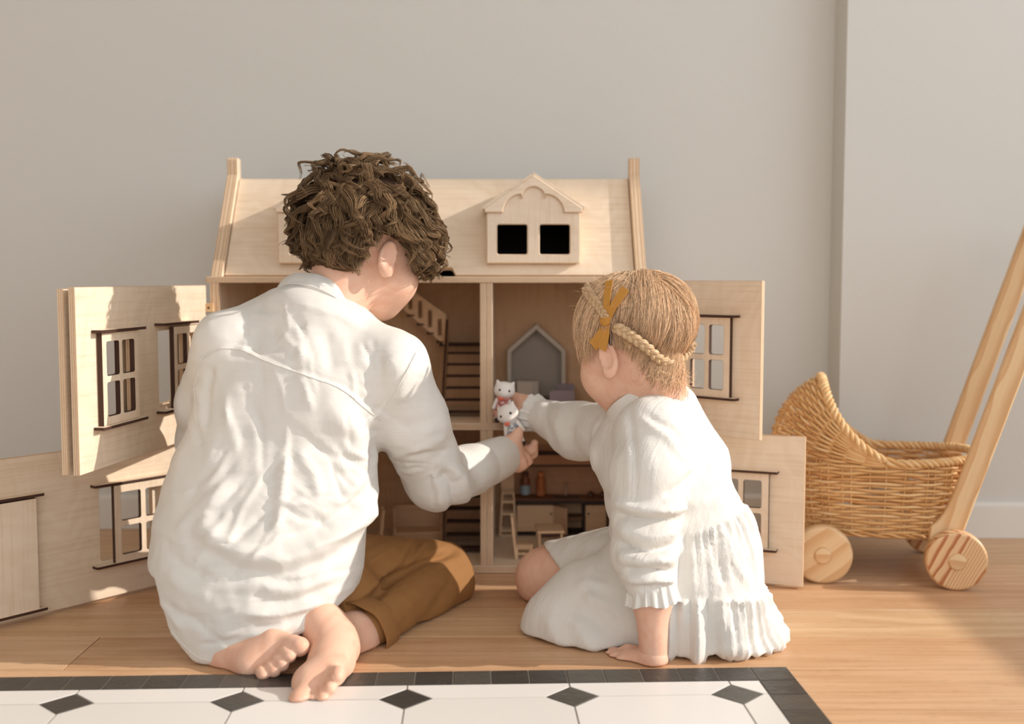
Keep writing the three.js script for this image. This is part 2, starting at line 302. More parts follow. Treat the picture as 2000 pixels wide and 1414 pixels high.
function dormer(cx) {
  const d = group('dormer', house), w = 0.082, y0 = 0.5465, ye = 0.639, ya = 0.695, zf = 0.337;
  const f = poly([[cx - w, y0], [cx + w, y0], [cx + w, ye], [cx, ya - 0.004], [cx - w, ye]]);
  for (const hx of [-0.0372, 0.0372]) f.holes.push(roundRect(cx + hx - 0.0262, 0.5625, cx + hx + 0.0262, 0.614, 0.0035, THREE.Path));
  const g = board(f, 0.009, 0.0016); g.translate(0, 0, zf - 0.009); part('dormer_face', g, PLYUP, d);
  const zr = (y) => RZ0 + (RZ1 - RZ0) * (y - RY0) / (RY1 - RY0);
  for (const s of [-1, 1]) part('dormer_cheek', sheetX(poly([[zr(y0) - 0.002, y0 + 0.001], [zf - 0.0092, y0 + 0.001], [zf - 0.0092, ye - 0.001], [zr(ye) - 0.004, ye - 0.001]]), 0.008, cx + (s > 0 ? w - 0.0085 : -w + 0.0005)), PLY, d);
  part('dormer_sill', sheetY(rect(cx - w + 0.009, zr(y0) - 0.004, cx + w - 0.009, zf - 0.0092), 0.006, y0 + 0.001), PLY, d);
  // gable board with a scalloped lower edge
  const s = new THREE.Shape(); s.moveTo(cx - 0.0855, 0.6345); s.lineTo(cx - 0.0525, 0.6345); s.absarc(cx - 0.0205, 0.6335, 0.0325, Math.PI * 0.97, Math.PI * 0.52, true); s.lineTo(cx - 0.0205, 0.6588);
  s.absarc(cx, 0.6585, 0.0205, Math.PI, 0, true); s.lineTo(cx + 0.0205, 0.666); s.absarc(cx + 0.0205, 0.6335, 0.0325, Math.PI * 0.48, Math.PI * 0.03, true); s.lineTo(cx + 0.0525, 0.6345);
  s.lineTo(cx + 0.0855, 0.6345); s.lineTo(cx + 0.0855, 0.6425); s.lineTo(cx, 0.7); s.lineTo(cx - 0.0855, 0.6425); s.closePath();
  const tg = board(s, 0.006, 0.0016); tg.translate(0, 0, zf + 0.0002); part('gable_trim', tg, PLY, d);
  for (const sd of [-1, 1]) {
    const n = V(sd * (ya - ye), w, 0).normalize(), e = V(cx + sd * 0.0875, ye + 0.0005, 0), a = V(cx, ya + 0.0025, 0), t = 0.0055;
    const b = board(poly(sd > 0 ? [[a.x, a.y], [e.x, e.y], [e.x + n.x * t, e.y + n.y * t], [a.x, a.y + t * 1.2]] : [[e.x, e.y], [a.x, a.y], [a.x, a.y + t * 1.2], [e.x + n.x * t, e.y + n.y * t]]), 0.1);
    b.translate(0, 0, zf + 0.005 - 0.1);
    part('dormer_roof', b, PLY, d);
  }
}
// doors: an origin on the floor plan, a direction, and windows given along the door
function makeDoor(ox, oz, tx, tz, len, y0, y1, front, wins, thick = 0.0095) {
  const d = group('door', house); d.position.set(ox, 0, oz); d.rotation.y = Math.atan2(-(tz - oz), tx - ox);
  const s = rect(0, y0, len, y1);
  for (const w of wins) if (w.open) s.holes.push(roundRect(w.open[0], w.open[1], w.open[2], w.open[3], 0.004, THREE.Path));
  const g = board(s, thick); g.translate(0, 0, front > 0 ? -thick : 0); part('door_panel', g, PLY, d);
  const zs = (z0, t) => front > 0 ? z0 : -z0 - t;
  for (const w of wins) {
    if (w.sash) {
      const [a, b, c, e] = w.sash, sh = rect(a, b, c, e), fw = 0.0125, bar = 0.0095, mx = (a + c) / 2, my = (b + e) / 2;
      if (!w.solid) for (const [p, q] of [[a + fw, mx - bar / 2], [mx + bar / 2, c - fw]]) for (const [r, t] of [[b + fw, my - bar / 2], [my + bar / 2, e - fw]]) sh.holes.push(roundRect(p, r, q, t, 0.0035, THREE.Path));
      const sg = board(sh, 0.0075, 0.0004), off = w.off ?? 0.0012; sg.translate(0, 0, zs(off, 0.0075)); part(w.solid ? 'shutter' : 'window_sash', sg, LASER, d);
    }
    for (const y of w.ledges ?? []) { const b = roundRect(w.lx[0], 0, w.lx[1], 0.0165, 0.0025), lg = board(b, 0.0042, 0.0003); lg.rotateX(Math.PI / 2); lg.translate(0, y, front > 0 ? 0 : -0.0165); part('window_ledge', lg, LASER, d); }
  }
  return d;
}
// upper left door, folded double
makeDoor(-0.5895, 0.79, -0.53, 0.362, 0.432, 0.2515, 0.5085, 1, [
  { open: [0.062, 0.318, 0.157, 0.438], sash: [0.053, 0.3125, 0.1605, 0.4435], ledges: [0.4485, 0.3125], lx: [0.04, 0.174] },
  { open: [0.2445, 0.318, 0.339, 0.438], sash: [0.272, 0.3125, 0.379, 0.4435], off: 0.006, ledges: [0.4505, 0.3125], lx: [0.232, 0.366] }]);
makeDoor(-0.607, 0.785, -0.5465, 0.35, 0.432, 0.2515, 0.506, 1, [
  { open: [0.062, 0.318, 0.157, 0.438] }, { open: [0.2445, 0.318, 0.339, 0.438] }]);
// lower left door with a window and the plain shutter of the entrance
makeDoor(-0.798, 0.701, -0.532, 0.364, 0.43, 0.004, 0.2515, 1, [
  { open: [0.219, 0.066, 0.316, 0.184], sash: [0.2365, 0.0605, 0.3435, 0.1875], off: 0.0065, ledges: [0.1925, 0.0612], lx: [0.203, 0.336] },
  { sash: [0.012, 0.016, 0.107, 0.188], solid: true, off: 0.006, ledges: [0.1945, 0.0172], lx: [0.002, 0.119] }]);
makeDoor(0.238, 0.362, 0.397, 0.52, 0.224, 0.2605, 0.5165, 1, [
  { open: [0.09, 0.331, 0.166, 0.451], sash: [0.0815, 0.3255, 0.172, 0.4565], ledges: [0.461, 0.326], lx: [0.076, 0.186] }]);
makeDoor(0.238, 0.362, 0.484, 0.46, 0.268, 0.004, 0.2575, 1, [
  { open: [0.122, 0.07, 0.204, 0.19], sash: [0.117, 0.066, 0.211, 0.1935], ledges: [0.1985, 0.066], lx: [0.11, 0.226] }]);
// hinge blocks between doors and house
for (const [x, y] of [[-0.5262, 0.462], [-0.5262, 0.282], [0.2298, 0.468], [0.2298, 0.29]]) { const h = part('hinge', box(x - 0.006, y, HF - 0.004, x + 0.009, y + 0.015, HF + 0.006, 0.001), pine, house); const sc = lathe([[0, 0.0008], [0.0016, 0.0008], [0.0022, 0]], 10); sc.rotateX(Math.PI / 2); sc.translate(x + 0.001, y + 0.0075, HF + 0.006); part('screw', sc, burnt, h); }
// staircases: straight flight to a landing, then a flight along the back wall with a slotted balustrade
function makeStairs(dy) {
  const g = group('staircase', house), y0 = dy, yl = dy + 0.1215, x0 = -0.1275, x1 = -0.0585, zb = 0.275, zt = 0.145, back = HB + 0.009;
  for (let k = 0; k < 6; k++) { const t = (k + 0.15) / 6, y = y0 + (yl - y0) * t + 0.003, z = zb + (zt - zb) * t; part('tread', box(x0 + 0.0042, y, z - 0.024, x1 - 0.0005, y + 0.0035, z, 0.0004), burnt, g); }
  part('landing', box(x0 - 0.014, yl, back, x1, yl + 0.0036, zt, 0.0004), burnt, g);
  const side = poly([[zb + 0.002, y0], [zb + 0.002, y0 + 0.052], [zt + 0.003, yl + 0.052], [zt - 0.003, yl + 0.052], [zt - 0.003, yl - 0.016], [zb - 0.02, y0]]);
  for (let k = 0; k < 5; k++) { const t = (k + 0.7) / 6, z = zb + (zt - zb) * t, y = y0 + (yl - y0) * t; side.holes.push((() => { const p = new THREE.Path(); p.moveTo(z - 0.003, y + 0.012); p.lineTo(z + 0.003, y + 0.012); p.lineTo(z + 0.003, y + 0.04); p.lineTo(z - 0.003, y + 0.04); p.closePath(); return p; })()); }
  part('stringer', sheetX(side, 0.0042, x0), TOYBURNT, g);
  // upper flight, rising to the left
  const top = dy + 0.247, n = 7, xe = x0 - (top - yl) / 0.9, zr = 0.14;
  const p = new THREE.Shape(); p.moveTo(x0 + 0.0005, yl - 0.002); p.lineTo(x0 + 0.0005, yl + 0.062); p.lineTo(xe + 0.05, top); p.lineTo(xe - 0.004, top); p.closePath();
  for (let k = 0; k < n - 1; k++) {
    const x = x0 - 0.012 - k * 0.0188, y = yl + 0.0165 + k * 0.0172; if (y + 0.03 > top - 0.002) break;
    p.holes.push((() => { const h = new THREE.Path(); const yt = Math.min(y + 0.036, top - 0.003); h.moveTo(x - 0.0035, y + 0.004); h.lineTo(x + 0.0035, y + 0.004); h.lineTo(x + 0.0035, yt); h.lineTo(x - 0.0035, yt); h.closePath(); return h; })());
  }
  const bg = board(p, 0.0042, 0.0003); bg.translate(0, 0, zr); part('balustrade', bg, TOYBURNT, g);
  for (let k = 0; k < n - 1; k++) { const x = x0 - 0.004 - k * 0.0188, y = yl + 0.006 + k * 0.0172; if (y > top - 0.006) break; part('tread', box(x - 0.0155, y, back, x - 0.001, y + 0.0035, zr + 0.0046, 0.0003), burnt, g); }
}
makeStairs(0.2678); makeStairs(0.0142);
// ---------------------------------------------------------------- toy furniture in the rooms
const FL = 0.0142, SH = 0.2678;
const toyBox = (x0, y0, z0, x1, y1, z1) => box(x0, y0, z0, x1, y1, z1, 0.0005);
const pale = [rgb(228, 208, 186), rgb(214, 194, 174)].map((c) => std({ map: scaled(birchTex, 2, 2), color: c, roughness: 0.65 }));
const toyTop = std({ map: scaled(birchTex, 2, 2), color: rgb(150, 112, 88), roughness: 0.6 }), greyPaint = std({ color: rgb(168, 154, 140), roughness: 0.75 }), mauve = std({ color: rgb(150, 132, 136), roughness: 0.7 }), dusk = std({ color: rgb(96, 84, 84), roughness: 0.8 });
function toyChair(label, x, z, turn) {
  const t = thing('toy_chair', label, 'toy chair', [x, FL, z], turn, 'toy wooden dining chairs'), w = 0.0165, d = 0.016;
  for (const s of [-1, 1]) {
    const L = poly([[-d, 0], [-d + 0.006, 0], [-d + 0.006, 0.0225], [-d + 0.002, 0.0225], [-d - 0.003, 0.078], [-d - 0.008, 0.078]]);   // rear post, raked
    const g = board(L, 0.0042, 0.0004); g.translate(0, 0, s > 0 ? w - 0.0042 : -w); part('rear_post', g, TOY, t);
    part('leg', toyBox(d - 0.006, 0, s > 0 ? w - 0.0042 : -w, d, 0.023, s > 0 ? w : -w + 0.0042), pale[0], t);
    part('stretcher', toyBox(-d + 0.006, 0.008, s > 0 ? w - 0.0042 : -w, d - 0.006, 0.0125, s > 0 ? w : -w + 0.0042), pale[0], t);
    part('seat_rail', toyBox(-d + 0.006, 0.0185, s > 0 ? w - 0.0042 : -w, d - 0.006, 0.023, s > 0 ? w : -w + 0.0042), pale[0], t);
  }
  part('seat', toyBox(-d, 0.023, -w - 0.0005, d + 0.001, 0.0268, w + 0.0005), pale[0], t);
  for (const y of [0.042, 0.064]) part('back_rail', toyBox(-d - 0.006, y, -w + 0.0042, -d - 0.002, y + 0.01, w - 0.0042), pale[0], t);
  return t;
}
toyChair('small pale toy chair with slatted back in front of the tall toy stool', 0.021, 0.3, 0.02);
toyChair('pale toy chair in the lower left room of the dollhouse, left of the toy armchair', -0.262, 0.245, Math.PI + 0.2);
{ // table
  const t = thing('toy_table', 'small toy table with square top beside the toy chair in the dollhouse kitchen', 'toy table', [0.0665, FL, 0.282], 0.06);
  part('table_top', toyBox(-0.0225, 0.0465, -0.031, 0.0265, 0.051, 0.031), [pale[0]][0], t);
  for (const x of [-0.0205, 0.0195]) for (const z of [-0.027, 0.023]) part('leg', toyBox(x, 0, z, x + 0.0045, 0.0465, z + 0.0045), pale[1], t);
  for (const z of [-0.0265, 0.0245]) part('apron', toyBox(-0.016, 0.038, z, 0.0195, 0.0465, z + 0.002), burnt, t);
  for (const y of [0.006, 0.02]) part('side_rail', toyBox(-0.016, y, 0.0235, 0.0195, y + 0.005, 0.027), pale[1], t);
}
{ // tall stool
  const t = thing('toy_stool', 'tall pale toy stool with rounded back and splayed legs against the divider', 'toy stool', [-0.0085, FL, 0.12], 0.05);
  const f = poly([[-0.0165, 0], [-0.0125, 0], [-0.0085, 0.082], [0.0085, 0.082], [0.0125, 0], [0.0165, 0], [0.0115, 0.086], [-0.0115, 0.086]].slice(0, 8));
  const frame = (z) => { const s = new THREE.Shape(); s.moveTo(-0.0175, 0); s.lineTo(0.0175, 0); s.lineTo(0.0125, 0.088); s.lineTo(-0.0125, 0.088); s.closePath();
    const hole = (y0, y1) => { const w = (y) => 0.0175 - 0.005 * y / 0.088 - 0.0038, p = new THREE.Path(); p.moveTo(-w(y0), y0); p.lineTo(w(y0), y0); p.lineTo(w(y1), y1); p.lineTo(-w(y1), y1); p.closePath(); return p; };
    s.holes.push(hole(0.003, 0.0095), hole(0.0135, 0.042), hole(0.0465, 0.0655), hole(0.071, 0.0845)); const g = board(s, 0.004, 0.0003); g.translate(0, 0, z); part('leg_frame', g, TOY, t); };
  frame(0.011); frame(-0.014);
  part('seat', toyBox(-0.0135, 0.066, -0.0105, 0.0135, 0.0695, 0.0115), pale[0], t);
  const b = board(roundRect(-0.0135, 0.0885, 0.0135, 0.119, 0.005), 0.004, 0.0003); b.translate(0, 0, -0.0145); part('backrest', b, TOY, t);
}
{ // kitchen unit along the back wall
  const t = thing('toy_kitchen', 'toy kitchen unit with dark worktop, sink, tap and white cupboard fronts along the back wall', 'toy kitchen', [0.0975, FL, HB + 0.0085]), x0 = -0.0925, x1 = 0.0925, dk = std({ color: rgb(58, 38, 28), roughness: 0.7 });
  part('base_carcass', toyBox(x0, 0.0, 0, x1, 0.004, 0.056), dk, t);
  for (const x of [x0, -0.0135, 0.043, x1 - 0.004]) part('upright', toyBox(x, 0.004, 0.001, x + 0.004, 0.064, 0.055), dk, t);
  part('worktop', toyBox(x0 - 0.001, 0.064, 0, x1 + 0.001, 0.071, 0.0575), dk, t);
  part('worktop_board', toyBox(x0 - 0.0005, 0.071, 0.001, x1 + 0.0005, 0.0725, 0.057), toyTop, t);
  part('back_board', toyBox(x0, 0.0725, 0, x1, 0.172, 0.003), std({ map: scaled(birchTex, 2, 2), color: rgb(214, 176, 150), roughness: 0.7 }), t);
  for (const [a, b] of [[x0 + 0.004, -0.0145], [0.047, x1 - 0.004]]) { const d = part('cupboard_door', toyBox(a + 0.0006, 0.0085, 0.0535, b - 0.0006, 0.0605, 0.057), pale[0], t); part('door_knob', (() => { const g = new THREE.SphereGeometry(0.002, 10, 8); g.translate(a > 0 ? a + 0.006 : b - 0.006, 0.044, 0.0585); return g; })(), dk, d); }
  const op = toyBox(0, 0.0085, 0, 0.038, 0.0605, 0.0035); op.rotateY(-0.9); op.translate(-0.0135, 0, 0.0565); part('open_door', op, pale[1], t);
  part('inner_shelf', toyBox(-0.0095, 0.03, 0.002, 0.043, 0.0335, 0.045), toyTop, t);
  part('wall_cupboard', toyBox(x0, 0.133, 0.003, x1, 0.1365, 0.03), dk, t); part('wall_cupboard_front', toyBox(x0 + 0.002, 0.1365, 0.026, x1 - 0.002, 0.156, 0.029), std({ map: scaled(birchTex, 2, 2), color: rgb(206, 164, 138), roughness: 0.7 }), t); part('wall_cupboard_top', toyBox(x0, 0.156, 0.003, x1, 0.16, 0.031), dk, t);
  part('sink', toyBox(-0.0155, 0.0718, 0.02, 0.036, 0.0736, 0.05), std({ color: rgb(22, 16, 14), roughness: 0.4 }), t);
  const tp = curve([V(0.0105, 0.0725, 0.013), V(0.0105, 0.088, 0.013), V(0.0105, 0.0955, 0.0145), V(0.0105, 0.097, 0.02), V(0.0105, 0.094, 0.025)], 18); part('tap', tube(tp, (u) => 0.0026 - 0.0008 * u, 8), std({ color: rgb(206, 176, 146), roughness: 0.35, metalness: 0.2 }), t);
}
{ // bottles and pots on the worktop
  const top = FL + 0.0727, wine = phys({ color: rgb(120, 62, 30), roughness: 0.3 }), amber = phys({ color: rgb(170, 96, 44), roughness: 0.3 });
  const label = (c) => std({ color: rgb(...c), roughness: 0.7 });
  [['tall brown toy bottle with a pale blue label on the worktop, nearer the stool', 0.0265, 0.098, wine, [150, 170, 178]], ['orange toy bottle with a brown band on the worktop, nearer the sink', 0.0575, 0.098, amber, [186, 112, 70]]].forEach(([lb, x, z, m, c], i) => {
    const b = thing('toy_bottle', lb, 'toy bottle', [x, top, z], 0, 'toy bottles on the worktop');
    part('bottle_body', lathe([[0.0005, 0], [0.0085, 0.0003], [0.0092, 0.002], [0.0092, 0.032], [0.0085, 0.0355], [0.0064, 0.038], [0.0062, 0.041]], 24), m, b);
    part('cap', lathe([[0.0066, 0.041], [0.0068, 0.0475], [0.006, 0.0485], [0.0004, 0.0487]], 20), label(i ? [196, 120, 60] : [92, 50, 28]), b);
    part('label_band', lathe([[0.0094, 0.004], [0.0096, 0.0045], [0.0096, i ? 0.012 : 0.022], [0.0094, i ? 0.0125 : 0.0225]], 24), label(c), b);
  });
  const potM = std({ color: rgb(96, 62, 42), roughness: 0.4 });
  [['tiny brown lidded toy pot on the worktop right of the sink', 0.157], ['second tiny brown toy pot, half hidden behind the girl in the white dress', 0.181]].forEach(([lb, x]) => {
    const p = thing('toy_pot', lb, 'toy pot', [x, top, 0.1], 0, 'toy pots on the worktop');
    part('pot_body', lathe([[0.0005, 0], [0.006, 0.0002], [0.0068, 0.002], [0.0066, 0.006], [0.0058, 0.0062]], 20), potM, p); part('lid', lathe([[0.007, 0.0062], [0.005, 0.008], [0.0015, 0.009], [0.0014, 0.0105], [0.0003, 0.0112]], 20), potM, p);
  });
}
{ // armchair
  const t = thing('toy_armchair', 'pale toy armchair with high curved wings in the lower left room', 'toy armchair', [-0.179, FL, 0.2], 0.12), w = 0.047;
  const s = new THREE.Shape(); s.moveTo(-0.03, 0); s.lineTo(-0.022, 0); s.lineTo(-0.021, 0.008); s.lineTo(0.021, 0.008); s.lineTo(0.022, 0); s.lineTo(0.03, 0); s.lineTo(0.03, 0.038); s.bezierCurveTo(0.012, 0.042, 0.0, 0.05, -0.006, 0.066); s.quadraticCurveTo(-0.012, 0.073, -0.03, 0.072); s.closePath();
  for (const e of [-1, 1]) { const g = board(s, 0.005, 0.0005); g.rotateY(-Math.PI / 2); g.translate(e > 0 ? w : -w + 0.005, 0, 0); part('wing', g, TOY, t); }
  part('backrest', toyBox(-w + 0.005, 0.008, -0.03, w - 0.005, 0.071, -0.025), pale[0], t); part('seat', toyBox(-w + 0.005, 0.024, -0.025, w - 0.005, 0.029, 0.026), pale[0], t); part('front_panel', toyBox(-w + 0.005, 0.008, 0.021, w - 0.005, 0.024, 0.026), pale[1], t);
}
{ // house shaped headboard, box and bed upstairs
  const h = thing('toy_shelf', 'pale grey house-shaped toy shelf standing against the upper right back wall', 'toy shelf', [0.048, SH, HB + 0.009]), t = 0.007;
  const o = [[-0.0575, 0], [0.0575, 0], [0.0575, 0.112], [0, 0.163], [-0.0575, 0.112]], i = [[-0.0495, 0.007], [0.0495, 0.007], [0.0495, 0.108], [0, 0.152], [-0.0495, 0.108]];
  const s = poly(o), p = new THREE.Path(); i.forEach(([x, y], k) => k ? p.lineTo(x, y) : p.moveTo(x, y)); p.closePath(); s.holes.push(p);
  const g = board(s, 0.034, 0.0006); g.translate(0, 0, 0.003); part('house_frame', g, std({ color: rgb(196, 182, 166), roughness: 0.75 }), h);
  const b = board(poly(o), 0.003, 0.0003); part('back_sheet', b, greyPaint, h); part('cross_shelf', toyBox(-0.0495, 0.012, 0.003, 0.0495, 0.016, 0.03), greyPaint, h);
  const c = thing('toy_cabinet', 'small grey toy cabinet in front of the house-shaped shelf', 'toy cabinet', [0.0285, SH, 0.155], 0.06);
  part('cabinet_body', toyBox(-0.021, 0.002, -0.016, 0.021, 0.0565, 0.014), greyPaint, c); part('cabinet_door', toyBox(-0.0195, 0.0045, 0.0142, 0.0105, 0.0545, 0.0165), std({ color: rgb(176, 160, 144), roughness: 0.7 }), c); part('cabinet_foot', toyBox(-0.019, 0, -0.014, 0.019, 0.0022, 0.012), dusk, c);
  const d = thing('toy_bed', 'low toy bed with mauve grey end board behind the girl\'s outstretched hand', 'toy bed', [0.093, SH, 0.16]);
  part('mattress', toyBox(-0.04, 0.008, -0.045, 0.022, 0.022, 0.02), dusk, d);
  const e = board(roundRect(-0.022, 0, 0.026, 0.04, 0.005), 0.005, 0.0005); e.translate(0, 0, 0.024); part('end_board', e, mauve, d); const e2 = board(roundRect(-0.004, 0.003, 0.03, 0.046, 0.005), 0.005, 0.0005); e2.translate(0, 0, -0.05); part('head_board', e2, mauve, d);
  part('side_board', toyBox(0.0225, 0.002, -0.0448, 0.027, 0.032, 0.0238), mauve, d);
  part('leg', toyBox(-0.038, 0, -0.04, -0.034, 0.008, -0.036), mauve, d); part('leg', toyBox(-0.038, 0, 0.012, -0.034, 0.008, 0.016), mauve, d);
}
// ---------------------------------------------------------------- wicker doll pram
{
  const pram = thing('doll_pram', 'wicker doll pram with woven hood, pine wheels and long wooden handle beside the dollhouse', 'doll pram', [0.662, 0, 0.3135], -0.196);
  const wick = [[218, 172, 116], [206, 154, 98], [228, 188, 136], [192, 138, 84]].map((c) => phys({ color: rgb(...c), roughness: 0.45, specularIntensity: 0.6 }));
  const R = rng(31), pick = () => wick[Math.floor(R() * R() * 4)];
  const basket = group('basket', pram);
  const N = 28, HB0 = 0.083, HR = 0.203, CX = -0.0175;
  const half = (h) => { const t = (h - HB0) / (HR - HB0); return [0.152 + 0.02 * Math.sin(Math.min(1, t * 1.1) * Math.PI * 0.5), 0.096 + 0.016 * Math.sin(Math.min(1, t * 1.1) * Math.PI * 0.5)]; };
  const plan = (th, h, off) => { const [a, b] = half(h), c = Math.cos(th), s = Math.sin(th), p = 2 / 2.5; return V(CX + Math.sign(c) * Math.abs(c) ** p * (a + off), h, Math.sign(s) * Math.abs(s) ** p * (b + off)); };
  const rows = 21;
  for (let r = 0; r < rows; r++) {
    const pts = [], M = 170, h = HB0 + 0.003 + (HR - HB0 - 0.006) * r / (rows - 1), ph = R() * 6;
    for (let i = 0; i <= M; i++) { const th = i / M * Math.PI * 2; pts.push(plan(th, h + 0.0007 * Math.sin(th * 9 + ph) + 0.0006 * Math.sin(th * 23 + ph * 2), 0.0038 * Math.cos(N / 2 * th + (r % 2) * Math.PI))); }
    part('weaver', tube(pts, 0.0024 + 0.0004 * R(), 6), pick(), basket);
  }
  for (let k = 0; k < N; k++) for (const e of [-0.006, 0.006]) {
    const th = (k / N * 2) * Math.PI + e / 0.15, pts = []; for (let i = 0; i <= 8; i++) pts.push(plan(th, HB0 - 0.002 + (HR + 0.002 - HB0) * i / 8, 0));
    part('stake', tube(pts, 0.0015, 5), pick(), basket);
  }
  // floor of the basket and a twisted foot border
  const bot = new THREE.Shape(); for (let i = 0; i < 60; i++) { const p = plan(i / 60 * Math.PI * 2, HB0, -0.004); i ? bot.lineTo(p.x, p.z) : bot.moveTo(p.x, p.z); }
  part('basket_floor', sheetY(bot, 0.006, HB0 - 0.002), pine, basket);
  for (let s = 0; s < 2; s++) { const pts = []; for (let i = 0; i <= 260; i++) { const th = i / 260 * Math.PI * 2, a = th * 22 + s * Math.PI; const p = plan(th, HB0 - 0.003 + 0.003 * Math.sin(a), 0.0025 + 0.0028 * Math.cos(a)); pts.push(p); } part('foot_border', tube(pts, 0.0024, 6), wick[s], basket); }
  // hood: arcs that turn about the sides, from lying at the back to the raised opening
  const hood = group('hood', pram), LP = 0.02, HP = HR - 0.002, PM = 0.885;
  const arc = (s, ph, off) => { const e = ph * (0.25 + 0.75 * Math.sin(s)), rr = 0.2 + 0.014 * (1 - ph / PM) - 0.017 * (ph / PM) + off, sq = Math.abs(Math.sin(s)) ** 0.85, c = Math.cos(s), cz = Math.sign(c) * Math.abs(c) ** 0.72;
    const w = 0.112 + off - 0.012 * Math.sin(s) * (ph / PM); return V(LP - rr * sq * Math.cos(e) ** 0.78, HP + rr * sq * Math.sin(e) ** 0.78 * 0.94, cz * w); };
  const HROWS = 21, HN = 20;
  for (let r = 1; r < HROWS; r++) {
    const ph = PM * (r + 0.2) / HROWS, pts = [], M = 110, j = R() * 6;
    for (let i = 0; i <= M; i++) { const s = 0.04 + (Math.PI - 0.08) * i / M; pts.push(arc(s, ph + 0.006 * Math.sin(s * 7 + j), 0.0036 * Math.cos(HN * s + (r % 2) * Math.PI))); }
    part('weaver', tube(pts, 0.0024 + 0.0005 * R(), 6), pick(), hood);
  }
  for (let k = 1; k < HN; k++) { const s = Math.PI * k / HN; if (s < 0.25 || s > Math.PI - 0.25) continue; for (const e of [-0.018, 0.018]) { const pts = []; for (let i = 0; i <= 10; i++) pts.push(arc(s + e, 0.0 + PM * i / 10, 0)); part('stake', tube(pts, 0.0014, 5), pick(), hood); } }
  // braided border along the opening
  const rim = []; for (let i = 0; i <= 40; i++) rim.push(arc(0.1 + (Math.PI - 0.2) * i / 40, PM * 1.02, 0.001));
  for (let i = 0; i <= 40; i++) { const th = -1.42 + 2.84 * i / 40, p = plan(th, HR, 0.001); p.y += 0.004 + 0.008 * Math.max(0, Math.cos(th)) ** 2; rim.push(p); }
  const rc = new THREE.CatmullRomCurve3(rim, true, 'centripetal'), RN = 420, rp = rc.getPoints(RN);
  for (let s = 0; s < 3; s++) {
    const pts = [], up = V(0, 1, 0), T = V(), A = V(), B = V();
    for (let i = 0; i <= RN; i++) { T.subVectors(rp[(i + 1) % RN], rp[(i - 1 + RN) % RN]).normalize(); A.crossVectors(up, T).normalize(); B.crossVectors(T, A); const a = i / RN * Math.PI * 2 * 30 + s * Math.PI * 2 / 3; pts.push(rp[i].clone().addScaledVector(A, 0.0052 * Math.cos(a)).addScaledVector(B, 0.0042 * Math.sin(a))); }
    part('border_braid', tube(pts, 0.0037, 7), wick[[2, 0, 2][s]], pram);
  }
  // chassis, axles, wheels
  part('chassis_board', box(-0.135, 0.068, -0.07, 0.125, 0.08, 0.07, 0.002), pine, pram);
  for (const l of [-0.108, 0.108]) {
    const ax = new THREE.CylinderGeometry(0.007, 0.007, 0.25, 14); ax.rotateX(Math.PI / 2); ax.translate(l, 0.05, 0); part('axle', ax, pine, pram);
    part('axle_block', box(l - 0.016, 0.04, -0.095, l + 0.016, 0.069, 0.095, 0.002), pine, pram);
    for (const s of [-1, 1]) {
      const rear = l > 0, m = std({ map: scaled(rear ? pineAmberTex : pineTex, rear ? 8.6 : 2.4, rear ? 8.6 : 2.4, rear ? 1.12 + Math.PI : 0.35), roughness: 0.42 });
      m.map.offset.set(rear ? 0.2 : 0.33, rear ? 0.66 : 0.1);
      const prof = [[0.0005, -0.0135], [0.044, -0.0135], [0.0472, -0.0126], [0.0494, -0.0102], [0.05, -0.007], [0.05, 0.007], [0.0494, 0.0102], [0.0472, 0.0126], [0.044, 0.0135], [0.0005, 0.0135]];
      const w = lathe(prof, 48); w.rotateX(Math.PI / 2); boxUV(w); w.rotateZ(rear ? 0 : 0.4); w.translate(l, 0.05, s * 0.126); const wm = part('wheel', w, m, pram);
      const hub = lathe([[0.0005, 0.0055], [0.0115, 0.005], [0.0138, 0.003], [0.0145, 0], [0.0145, -0.004]], 28); hub.rotateX(s * Math.PI / 2); hub.translate(l, 0.05, s * 0.1395); boxUV(hub); part('hub_cap', hub, pine, wm);
    }
  }
  // handle: two raked boards and a bar between them
  const k = 0.318, edge = (h) => 0.1235 + (h - 0.194) * k;
  for (const s of [-1, 1]) {
    const sh = new THREE.Shape(); sh.moveTo(0.075, 0.062); sh.lineTo(0.1125, 0.058); sh.quadraticCurveTo(0.119, 0.062, 0.1215, 0.07); sh.lineTo(edge(0.62) + 0.039, 0.62); sh.quadraticCurveTo(edge(0.64) + 0.03, 0.64, edge(0.63), 0.628);
    sh.lineTo(edge(0.2), 0.2); sh.bezierCurveTo(edge(0.14), 0.145, 0.098, 0.115, 0.075, 0.1); sh.closePath();
    const g = board(sh, 0.017, 0.0022); g.translate(-0.006, 0, s > 0 ? 0.0935 : -0.1105); g.clearGroups(); boxUV(g); const uv = g.attributes.uv; for (let i = 0; i < uv.count; i++) { const u = uv.getX(i), v = uv.getY(i); uv.setXY(i, v * 0.95 + u * 0.3, (u - v * k) * 1.3); }
    part('handle_board', g, pine, pram);
  }
  const bar = new THREE.CylinderGeometry(0.012, 0.012, 0.22, 18); bar.rotateX(Math.PI / 2); bar.translate(edge(0.605) + 0.014, 0.605, 0); part('handle_bar', bar, pine, pram);
}
